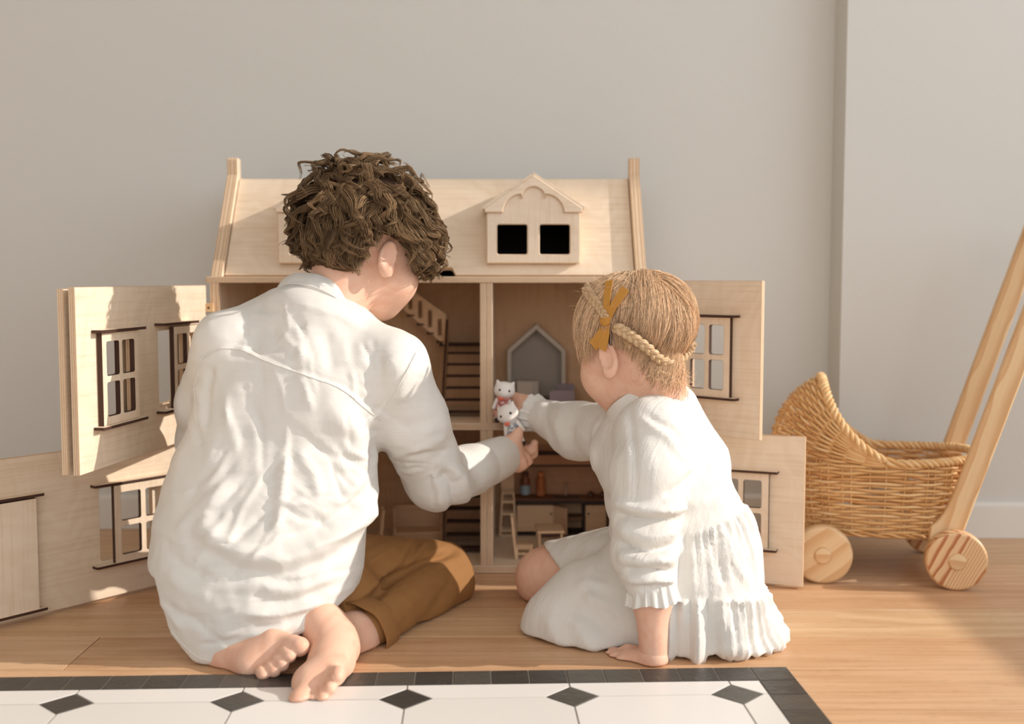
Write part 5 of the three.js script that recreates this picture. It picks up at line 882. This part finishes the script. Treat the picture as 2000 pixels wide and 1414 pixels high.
  const cutsFar = folds([[[[1165, 800], [1140, 835], [1150, 880]], 0.009, 0.004], [[[1130, 795], [1110, 830], [1115, 875]], 0.008, -0.003], [[[1100, 790], [1085, 825], [1095, 865]], 0.007, 0.003], [[[1170, 850], [1150, 880]], 0.007, 0.004], [[[1075, 785], [1066, 815], [1072, 850]], 0.005, -0.0025]], 1.8);
  const dressRise = (x, y, z, a, b, c) => {
    let h = z > CAM_Z - 1.7 ? cuts(x, y, z, c + 0.1) : 0; if (z < CAM_Z - 1.68 && x < X60) h += cutsFar(x, y, z, c + 0.2);
    const wy = waistY(x), ty = tierY(x), right = smooth(at(1312, 1000, 1.5).x, at(1330, 1000, 1.5).x, x);
    if (right > 0) {
      const ang = Math.atan2(z - (CAM_Z - 1.605), x - at(1340, 1000, 1.6).x), below = wy - y;
      if (below > -0.004) { const gather = Math.exp(-Math.max(0, below) / 0.045); h += right * smooth(-0.004, 0.002, below) * (0.0022 + gather * (0.0022 * Math.sin(ang * 46 + 2 * Math.sin(ang * 9)) + 0.0014 * Math.sin(ang * 83)) + 0.0018 * noise3(ang * 9, y * 6, 1)); }
    }
    const r2 = smooth(at(1300, 1200, 1.5).x - 0.01, at(1310, 1200, 1.5).x, x), b2 = ty - y;
    if (r2 > 0 && b2 > -0.003) { const ang = Math.atan2(z - (CAM_Z - 1.605), x - at(1340, 1000, 1.6).x), gth = 0.35 + 0.65 * Math.exp(-b2 / 0.05); h += r2 * smooth(-0.003, 0.003, b2) * (0.004 + gth * (0.0042 * Math.sin(ang * 34 + 2.2 * Math.sin(ang * 7)) + 0.0022 * Math.sin(ang * 71 + 1))); h += r2 * 0.007 * smooth(0, 0.06, b2) * Math.sin(ang * 13 + 1.5 * Math.sin(ang * 4)); }
    return h + 0.0014 * noise3(x * 34, y * 20, z * 34) + 0.0007 * noise3(x * 80, y * 32, z * 80) + 0.00025 * noise3(x * 170, y * 80, z * 170);
  };
  displace(g, dressRise);
  const dress = part('dress', planeUV(g), muslin, girl);
  seamLine(dress, 'sleeve_seam', [[1222, 800], [1234, 830], [1238, 880], [1237, 930], [1236, 974]], 1.3, 1.66, dressField, dressRise, 0.001, seamCloth);
  // ruffles: gathered bands at both cuffs, and the stand collar
  const frill = (name, a, b, r0, r1, n, amp, seed, m = muslin, flat = 1) => {
    const T = b.clone().sub(a).normalize(), A = V(0.1, 0.2, 1).cross(T).normalize(), B = V().crossVectors(T, A), L = a.distanceTo(b), M = 180, K = 7, pos = [], uv = [], idx = [];
    for (let side = 0; side < 2; side++) for (let k = 0; k <= K; k++) { const t = side ? 1 - k / K : k / K; for (let i = 0; i <= M; i++) { const w = i / M * Math.PI * 2, wob = Math.sin(w * n + seed + 1.3 * Math.sin(w * 3 + seed)) * amp * (0.25 + 0.9 * t) + Math.sin(w * n * 2.1 + seed) * amp * 0.3; const r = r0 + (r1 - r0) * t * t + wob - side * 0.0012; const p = a.clone().addScaledVector(T, L * t + 0.002 * Math.sin(w * 5 + seed) * t).addScaledVector(A, Math.cos(w) * r).addScaledVector(B, Math.sin(w) * r * flat); pos.push(p.x, p.y, p.z); uv.push(i / M * 0.25, L * t); } }
    for (let r = 0; r < 2 * K + 1; r++) for (let i = 0; i < M; i++) { const q = r * (M + 1) + i; idx.push(q, q + 1, q + M + 1, q + 1, q + M + 2, q + M + 1); }
    const gg = new THREE.BufferGeometry(); gg.setAttribute('position', new THREE.Float32BufferAttribute(pos, 3)); gg.setAttribute('uv', new THREE.Float32BufferAttribute(uv, 2)); gg.setIndex(idx); gg.computeVertexNormals(); return part(name, gg, m, dress);
  };
  frill('cuff_ruffle', at(1271, 1128, 1.49), at(1275, 1176, 1.487), 0.0325, 0.038, 15, 0.0022, 1);
  frill('cuff_ruffle', at(1066, 815, 1.878), at(1040, 806, 1.9), 0.0265, 0.033, 13, 0.0016, 3);
  {
    const c = at(1258, 798, 1.632), X = at(1314, 764, 1.635).sub(at(1190, 832, 1.635)).normalize(), n0 = V(-0.45, 0.82, -0.34).normalize(), Z = V().crossVectors(X, n0).normalize(), n = V().crossVectors(Z, X).normalize(), M = 72, rings = [[-0.02, 0.062, 0.058], [0, 0.0565, 0.053], [0.012, 0.053, 0.05], [0.0215, 0.0505, 0.048], [0.0222, 0.0495, 0.047], [0.0212, 0.0487, 0.0462], [-0.016, 0.054, 0.051]], pos = [], uv = [], idx = [];
    rings.forEach(([h, ra, rb]) => { for (let i = 0; i <= M; i++) { const t = i / M * Math.PI * 2, w = 0.001 * Math.sin(t * 6 + 1), up = h > 0 ? h * (1 + 0.35 * Math.max(0, Math.cos(t))) : h; const p = c.clone().addScaledVector(X, Math.cos(t) * (ra + w)).addScaledVector(Z, Math.sin(t) * (rb + w)).addScaledVector(n, up); pos.push(p.x, p.y, p.z); uv.push(i / M * 0.3, h); } });
    for (let r = 0; r < rings.length - 1; r++) for (let i = 0; i < M; i++) { const q = r * (M + 1) + i; idx.push(q, q + M + 1, q + 1, q + 1, q + M + 1, q + M + 2); }
    const gg = new THREE.BufferGeometry(); gg.setAttribute('position', new THREE.Float32BufferAttribute(pos, 3)); gg.setAttribute('uv', new THREE.Float32BufferAttribute(uv, 2)); gg.setIndex(idx); gg.computeVertexNormals(); part('collar', gg, muslin, dress);
  }

  // --- hair: fine combed strands, braids round the back, loose wisps on the neck
  const R = rng(41), s0 = head.s, pos = [], nor = [], col3 = [], idx = [];
  const grad = (p) => { const e = 0.002, d = head.skull(p.x, p.y, p.z); return V(head.skull(p.x + e, p.y, p.z) - d, head.skull(p.x, p.y + e, p.z) - d, head.skull(p.x, p.y, p.z + e) - d).normalize(); };
  const onSkull = (p, off) => { for (let k = 0; k < 5; k++) p.addScaledVector(grad(p), off - head.skull(p.x, p.y, p.z)); return p; };
  const strand = (pts, r0, c) => {
    const n = pts.length, T = V(), A = V(), B = V(), base = pos.length / 3; let up = V(0.3, 0.5, 0.8).normalize();
    for (let i = 0; i < n; i++) { T.subVectors(pts[Math.min(n - 1, i + 1)], pts[Math.max(0, i - 1)]).normalize(); A.crossVectors(up, T).normalize(); B.crossVectors(T, A); up = B.clone(); const r = r0 * (1 - 0.7 * (i / (n - 1)) ** 3);
      for (let k = 0; k < 3; k++) { const a = k * 2.0944, nx = A.clone().multiplyScalar(Math.cos(a)).addScaledVector(B, Math.sin(a)); pos.push(pts[i].x + nx.x * r, pts[i].y + nx.y * r, pts[i].z + nx.z * r); nor.push(nx.x, nx.y, nx.z); col3.push(c[0], c[1], c[2]); } }
    for (let i = 0; i < n - 1; i++) for (let k = 0; k < 3; k++) { const a = base + i * 3 + k, b = base + i * 3 + (k + 1) % 3; idx.push(a, b, a + 3, b, b + 3, a + 3); }
  };
  const tone = () => { const k = 0.75 + 0.5 * R(); return R() < 0.2 ? [0.42 * k, 0.265 * k, 0.15 * k] : [0.95 * k, 0.66 * k, 0.42 * k]; };
  const ray = (px, py) => { // the near side of the head at a pixel of the photograph
    const a = at(px, py, 1.4), b = at(px, py, 1.75); let p = a.clone(), best = p.clone(), bd = 9; for (let i = 0; i < 160; i++) { p.lerpVectors(a, b, i / 160); const d = head.skull(p.x, p.y, p.z); if (d < bd) { bd = d; best = p.clone(); if (d < 0.001) break; } } return best; };
  const F = (q) => smin(head.field(q.x, q.y, q.z), neck(q.x, q.y, q.z), 0.03), G = (q) => { const e = 0.002, f = F(q); return V(F(V(q.x + e, q.y, q.z)) - f, F(V(q.x, q.y + e, q.z)) - f, F(V(q.x, q.y, q.z + e)) - f).normalize(); };
  const rayN = (px, py) => { const a = at(px, py, 1.4), b = at(px, py, 1.75), p = V(); for (let i = 0; i < 200; i++) { p.lerpVectors(a, b, i / 200); if (F(p) < 0.001) return p; } return null; };
  // underlying short hair
  const capGeo = nets((x, y, z) => { const p = head.local(V(x, y, z)); const e = p[2] < -0.015 ? 0.035 - p[1] - (p[2] + 0.015) * 0.35 : (p[2] < 0.03 ? 0.014 - p[1] : -0.02 - p[1]); return smax(head.skull(x, y, z) - 0.0028 - 0.0012 * noise3(x * 70, y * 70, z * 70), e * s0, 0.01); }, ...bounds([head.c], 0.12), 0.004);
  const under = std({ color: rgb(200, 164, 124), roughness: 0.75 });
  const hair = part('hair', planeUV(capGeo), under, girl);
  // flow lines from the parting to the braid, told by pairs of pixels
  const lines = [ // start, middle, end
    [[1225, 545], [1165, 590], [1140, 680]], [[1215, 542], [1150, 585], [1130, 650]], [[1230, 548], [1185, 600], [1160, 690]], [[1232, 552], [1200, 600], [1182, 660]], [[1222, 545], [1172, 600], [1150, 700]],
    [[1240, 545], [1232, 600], [1222, 645]], [[1255, 542], [1262, 600], [1250, 655]], [[1270, 542], [1290, 610], [1275, 675]], [[1280, 545], [1312, 615], [1298, 688]], [[1285, 548], [1330, 620], [1318, 690]], [[1290, 552], [1342, 630], [1336, 682]], [[1275, 542], [1322, 580], [1346, 660]], [[1262, 540], [1275, 600], [1262, 668]], [[1248, 543], [1248, 600], [1236, 650]], [[1292, 556], [1350, 620], [1350, 668]], [[1235, 545], [1215, 600], [1205, 640]]];
  for (let k = 0; k < 4500; k++) {
    const A = lines[Math.floor(R() * lines.length)], stop = 0.8 + 0.25 * R(), j = () => (R() - 0.5) * 22, q = [0, 1, 2].map((i) => [A[i][0] + j(), A[i][1] + j() * 0.8]);
    const P = q.map(([x, y]) => ray(x, y)), off = 0.0042 + 0.006 * R(), pts = [], N = 11, cv = new THREE.QuadraticBezierCurve3(P[0], P[1].clone().multiplyScalar(2).addScaledVector(P[0], -0.5).addScaledVector(P[2], -0.5), P[2]);
    for (let i = 0; i <= N; i++) { const t = Math.min(1.04, i / N * stop), p = cv.getPoint(t); onSkull(p, off * (0.55 + 0.9 * Math.sin(t * 2.6)) + 0.001); p.x += 0.0008 * Math.sin(t * 9 + k); p.y += 0.0006 * Math.sin(t * 7 + k * 2); pts.push(p); }
    strand(pts, 0.00034 + 0.00012 * R(), tone());
  }
  // far side of the crown, seen as the outline
  for (let k = 0; k < 1500; k++) {
    const a = R() * 6.28, p = head.L(0.03 * Math.cos(a), 0.1, 0.03 + 0.03 * Math.sin(a)), pts = [], N = 12; let d = V().subVectors(p, head.L(0, 0.1, 0.03)).normalize(); onSkull(p, 0.004);
    const len = 0.1 + 0.04 * R(), off = 0.003 + 0.005 * R(); for (let i = 0; i <= N; i++) { pts.push(p.clone()); const n = grad(p); d.addScaledVector(n, -d.dot(n)).normalize(); p.addScaledVector(d, len / N); onSkull(p, off); const l = head.local(p); if (l[2] < 0 && l[1] < 0.03 || l[1] < -0.02) break; } if (pts.length > 3) strand(pts, 0.00036, tone());
  }
  // hair at the temples and fine short hair below the braid
  for (let k = 0; k < 3000; k++) { // drawn up towards the braid, thinning out down the nape
    const px = 1200 + R() * 150, top = 655 + 40 * smooth(1200, 1300, px), py = top + R() * R() * (30 + 60 * smooth(1200, 1300, px)), p = rayN(px, py), pts = [], N = 9, len = 0.012 + 0.018 * R(); if (!p) continue; const d = V(0.3 + (R() - 0.5) * 0.7, 0.8, 0.2).normalize();
    for (let i = 0; i <= N; i++) { const n = G(p); p.addScaledVector(n, 0.0012 + 0.003 * i / N - F(p)); pts.push(p.clone()); d.addScaledVector(n, -d.dot(n)).normalize(); p.addScaledVector(d, len / N); }
    strand(pts, 0.00028, tone());
  }
  for (let k = 0; k < 170; k++) { // loose curls at the nape and a few behind the ear
    const px = 1205 + (1 - R() * R()) * 130, py = 690 + 35 * smooth(1200, 1290, px) + (R() - 0.5) * 44, p = rayN(px, py), pts = [], N = 16, len = 0.012 + 0.026 * R(), cw = (R() - 0.5) * 11; if (!p) continue; const d = V((R() - 0.35) * 1.3, -0.8, 0.3).normalize(), ax = V(R() - 0.5, R() - 0.5, R() + 0.3).normalize();
    for (let i = 0; i <= N; i++) { const t = i / N; pts.push(p.clone()); d.applyAxisAngle(ax, cw / N * (0.4 + t)); p.addScaledVector(d, len / N); const f = smin(head.field(p.x, p.y, p.z), neck(p.x, p.y, p.z), 0.03); if (f < 0.001 + 0.007 * t) p.addScaledVector(V(0.1, 0, 1), 0.001 + 0.007 * t - f); }
    const c = tone(); strand(pts, 0.00022, [c[0] * 1.2, c[1] * 1.2, c[2] * 1.2]);
  }
  for (let k = 0; k < 170; k++) { // stray hairs standing off the crown
    const t0 = R(), P = ray(1150 + 190 * t0, 575 - 28 * Math.sin(t0 * 3.1) + R() * 60), n = grad(P), d = V(R() - 0.5, R() * 0.6, R() - 0.5).addScaledVector(n, 0.7).normalize(), pts = []; for (let i = 0; i <= 8; i++) { pts.push(P.clone()); P.addScaledVector(d, 0.004); d.x += (R() - 0.5) * 0.25; d.y -= 0.1; d.normalize(); } strand(pts, 0.0002, tone());
  }
  const hg = new THREE.BufferGeometry(); hg.setAttribute('position', new THREE.Float32BufferAttribute(pos, 3)); hg.setAttribute('normal', new THREE.Float32BufferAttribute(nor, 3)); hg.setAttribute('color', new THREE.Float32BufferAttribute(col3, 3)); hg.setIndex(idx);
  const hairM = phys({ color: rgb(255, 255, 255), vertexColors: true, roughness: 0.36, specularIntensity: 0.7, specularColor: rgb(255, 236, 200) });
  part('strands', hg, hairM, hair).userData.kind = 'stuff';
  const braidM = phys({ color: rgb(214, 180, 138), roughness: 0.45, bumpMap: scaled(texture(128, 128, (u, v) => { const n = vnoise(u * 64, v * 6, 64, 6) * 255; return [n, n, n]; }, false), 1, 30), bumpScale: 0.0008 });
  const braid = (px, rad, plaits) => {
    const P = curve(px.map(([x, y]) => ray(x, y)), 120).map((p) => onSkull(p.clone(), 0.0115 + rad));
    for (let s = 0; s < 3; s++) { const pts = []; for (let i = 0; i < P.length; i++) { const t = i / (P.length - 1), n = grad(P[i]), T = P[Math.min(P.length - 1, i + 1)].clone().sub(P[Math.max(0, i - 1)]).normalize(), S = V().crossVectors(n, T), a = t * plaits * 6.283 + s * 2.0944, k = 1 - 0.25 * t; pts.push(P[i].clone().addScaledVector(S, rad * 1.05 * k * Math.sin(a)).addScaledVector(n, rad * 0.55 * k * Math.sin(2 * a))); } part('braid_lock', tube(pts, (u) => rad * (0.92 - 0.2 * u), 8), braidM, hair); }
  };
  braid([[1212, 636], [1236, 650], [1262, 668], [1284, 688], [1310, 692], [1334, 684], [1349, 668]], 0.0046, 5.5);
  braid([[1160, 572], [1172, 590], [1186, 606], [1196, 622]], 0.0044, 2.6);
  // --- bow clip: four ribbon ends and a knot
  const bow = group('hair_bow', girl); bow.userData.label = 'mustard velvet bow on a metal clip';
  const ribM = phys({ color: rgb(196, 138, 56), roughness: 0.6, sheen: 0.4, sheenColor: rgb(255, 210, 130), sheenRoughness: 0.4 });
  const flatR = (px, w, lift) => { const P = px.map(([x, y], i) => { const p = ray(x, y), n = grad(p); return p.addScaledVector(n, lift[i]); }), C = curve(P, 14), pos2 = [], uv2 = [], id2 = []; const n0 = grad(P[1]);
    for (let f = 0; f < 2; f++) C.forEach((p, i) => { const t = i / (C.length - 1), T = C[Math.min(C.length - 1, i + 1)].clone().sub(C[Math.max(0, i - 1)]).normalize(), S = V().crossVectors(n0, T).normalize(), ww = w[0] + (w[1] - w[0]) * t; for (const q of [-1, 1]) { const r = p.clone().addScaledVector(S, q * ww).addScaledVector(n0, f * -0.0012); pos2.push(r.x, r.y, r.z); uv2.push(q * ww, t * 0.05); } });
    const L = C.length * 2; for (let i = 0; i < C.length - 1; i++) { const a = i * 2; id2.push(a, a + 1, a + 2, a + 1, a + 3, a + 2, L + a, L + a + 2, L + a + 1, L + a + 1, L + a + 2, L + a + 3, a, a + 2, L + a, a + 2, L + a + 2, L + a, a + 1, L + a + 1, a + 3, a + 3, L + a + 1, L + a + 3); } const e = L - 2; id2.push(e, e + 1, L + e, e + 1, L + e + 1, L + e);
    const gg = new THREE.BufferGeometry(); gg.setAttribute('position', new THREE.Float32BufferAttribute(pos2, 3)); gg.setAttribute('uv', new THREE.Float32BufferAttribute(uv2, 2)); gg.setIndex(id2); const ng = gg.toNonIndexed(); ng.computeVertexNormals(); part('ribbon', ng, ribM, bow); };
  flatR([[1195, 628], [1199, 600], [1204, 567]], [0.0045, 0.0062], [0.012, 0.02, 0.022]);
  flatR([[1196, 628], [1210, 606], [1230, 579]], [0.0045, 0.0068], [0.013, 0.021, 0.024]);
  flatR([[1192, 628], [1184, 650], [1170, 672]], [0.0045, 0.0085], [0.012, 0.014, 0.014]);
  flatR([[1195, 628], [1193, 652], [1186, 676]], [0.0045, 0.0078], [0.012, 0.015, 0.016]);
  { const p = ray(1194, 625), n = grad(p); p.addScaledVector(n, 0.014); const X = V(0.85, 0.35, 0).addScaledVector(n, -V(0.85, 0.35, 0).dot(n)).normalize(), Y = V().crossVectors(n, X), kn = nets(blend([ell(p, 0.0105, 0.0082, 0.0062, [X, Y, n])], 0.01), ...bounds([p], 0.018), 0.0018); displace(kn, (x, y, z) => 0.0007 * Math.sin((V(x, y, z).sub(p).dot(Y)) * 1500)); part('knot', planeUV(kn), ribM, bow);
    const c = ray(1200, 652), cl = tube([0, 1].map((i) => { const q = ray([1198, 1198][i], [630, 683][i]); return q.addScaledVector(grad(q), 0.009); }), 0.0022, 8, 0.5); part('clip', cl, std({ color: rgb(150, 140, 128), metalness: 0.9, roughness: 0.3 }), bow); }
}
// ---------------------------------------------------------------- two cat figurines held by the children
{
  const fur = phys({ color: rgb(238, 230, 222), roughness: 0.95, sheen: 0.6, sheenColor: rgb(255, 250, 245), sheenRoughness: 0.7 }), pink = std({ color: rgb(226, 150, 130), roughness: 0.7 }), eye = phys({ color: rgb(16, 22, 20), roughness: 0.1 }), boot = std({ color: rgb(48, 34, 28), roughness: 0.6 });
  const print = (base, dots, seed) => std({ roughness: 0.85, map: scaled(texture(128, 128, (u, v) => { const n = vnoise(u * 10 + seed, v * 10, 1e6, 1e6), m = vnoise(u * 16, v * 16 + seed); return m > 0.66 ? dots[0] : n > 0.6 ? dots[1] : n < 0.28 ? dots[2] : base; }), 28, 28) });
  // p: between the feet; axes of the figure
  function cat(label, feet, up, front, mats, s) {
    const t = thing('toy_cat', label, 'figurine', [feet.x, feet.y, feet.z], 0, 'cat figurines');
    const Y = up.clone().normalize(), X = V().crossVectors(Y, front).normalize(), Z = V().crossVectors(X, Y).normalize(), ax = [X, Y, Z];
    const L = (x, y, z) => V().addScaledVector(X, x * s).addScaledVector(Y, y * s).addScaledVector(Z, z * s), B = (pts, m) => bounds(pts, m);
    const head = blend([ell(L(0, 0.0605, 0.001), 0.0198 * s, 0.0166 * s, 0.0155 * s, ax), ell(L(0, 0.0555, 0.0115), 0.0085 * s, 0.006 * s, 0.006 * s, ax)], 0.006);
    const ears = blend([-1, 1].map((q) => cap(L(q * 0.0125, 0.0705, 0), L(q * 0.0152, 0.0762, 0.0005), 0.0052 * s, 0.0026 * s)), 0.002);
    const limbs = blend([cap(L(-0.0105, 0.042, 0.001), L(-0.0155, 0.026, 0.003), 0.0042 * s, 0.0038 * s), cap(L(0.0105, 0.042, 0.001), L(0.0155, 0.026, 0.003), 0.0042 * s, 0.0038 * s)], 0.003), trunk = cap(L(0, 0.02, 0), L(0, 0.045, 0), 0.0095 * s, 0.008 * s), legs = blend([cap(L(-0.0058, 0.004, 0), L(-0.0052, 0.02, 0), 0.005 * s, 0.0055 * s), cap(L(0.0058, 0.004, 0), L(0.0052, 0.02, 0), 0.005 * s, 0.0055 * s)], 0.003);
    const f = (x, y, z) => smin(smin(smin(head(x, y, z), ears(x, y, z), 0.004), limbs(x, y, z), 0.002), smin(trunk(x, y, z), legs(x, y, z), 0.004), 0.003);
    const m = nets(f, ...B([L(-0.02, 0, -0.012), L(0.02, 0.08, 0.018)], 0.024), 0.0013); part('body', planeUV(m), fur, t);
    for (const q of [-1, 1]) { const g = new THREE.SphereGeometry(0.0027 * s, 14, 10), p = L(q * 0.0085, 0.0612, 0.0138); g.translate(p.x, p.y, p.z); part('eye', g, eye, t); }
    { const g = new THREE.SphereGeometry(0.0012 * s, 10, 8), p = L(0, 0.0572, 0.0172); g.translate(p.x, p.y, p.z); part('nose', g, pink, t); }
    const dress = nets((x, y, z) => smax(smin(blend([cap(L(0, 0.045, 0), L(0, 0.03, 0), 0.0095 * s, 0.0118 * s), cap(L(0, 0.03, 0), L(0, 0.015, 0), 0.0118 * s, 0.0155 * s)], 0.006)(x, y, z), 1, 0.01), (L(0, 0.0105, 0).dot(Y) - (x * Y.x + y * Y.y + z * Y.z)), 0.001), ...B([L(-0.02, 0, -0.02), L(0.02, 0.06, 0.02)], 0.008), 0.0014);
    displace(dress, (x, y, z) => { const p = V(x, y, z), a = Math.atan2(p.dot(X), p.dot(Z)); return 0.0006 * Math.sin(a * 14) * smooth(0.04 * s, 0.015 * s, p.dot(Y)); }); const dm = part('dress', planeUV(dress), mats[0], t);
    const col = nets(cap(L(-0.005, 0.0468, 0.003), L(0.005, 0.0468, 0.003), 0.0075 * s), ...B([L(0, 0.0468, 0.003)], 0.018), 0.0013); part('collar', planeUV(col), mats[1], dm);
    const bow = nets(blend([ell(L(-0.0062, 0.0452, 0.0112), 0.003 * s, 0.0038 * s, 0.002 * s, ax), ell(L(-0.0022, 0.0452, 0.0118), 0.003 * s, 0.0036 * s, 0.002 * s, ax), ball(L(-0.0042, 0.0452, 0.0125), 0.0019 * s)], 0.001), ...B([L(-0.0042, 0.0452, 0.012)], 0.01), 0.0008); part('bow', planeUV(bow), std({ color: rgb(232, 118, 92), roughness: 0.6 }), dm);
    const bt = nets(blend([cap(L(-0.0058, 0.003, 0), L(-0.0058, 0.003, 0.004), 0.0058 * s, 0.005 * s), cap(L(0.0058, 0.003, 0), L(0.0058, 0.003, 0.004), 0.0058 * s, 0.005 * s)], 0.001), ...B([L(0, 0.003, 0.002)], 0.02), 0.0013); part('boots', planeUV(bt), boot, t);
    return t;
  }
  const grey = print([150, 152, 158], [[214, 210, 206], [104, 108, 122], [196, 210, 204]], 3), rose = print([186, 120, 112], [[226, 196, 186], [150, 78, 78], [214, 160, 140]], 11), lace = std({ color: rgb(206, 202, 200), roughness: 0.9 }), roseC = std({ color: rgb(214, 140, 120), roughness: 0.8 });
  cat('white toy cat in a grey patterned dress with coral bow held in the boy\'s hand', at(1016, 871, 1.875), V(-0.36, 0.93, 0), V(-0.25, 0.05, 1), [grey, lace], 0.98);
  cat('white toy cat in a rose dress standing on the middle shelf, held by the girl', at(977, 824, 1.915), V(0.13, 0.985, 0), V(0.02, 0, 1), [rose, roseC], 0.92);
}
renderer.render(scene, camera);
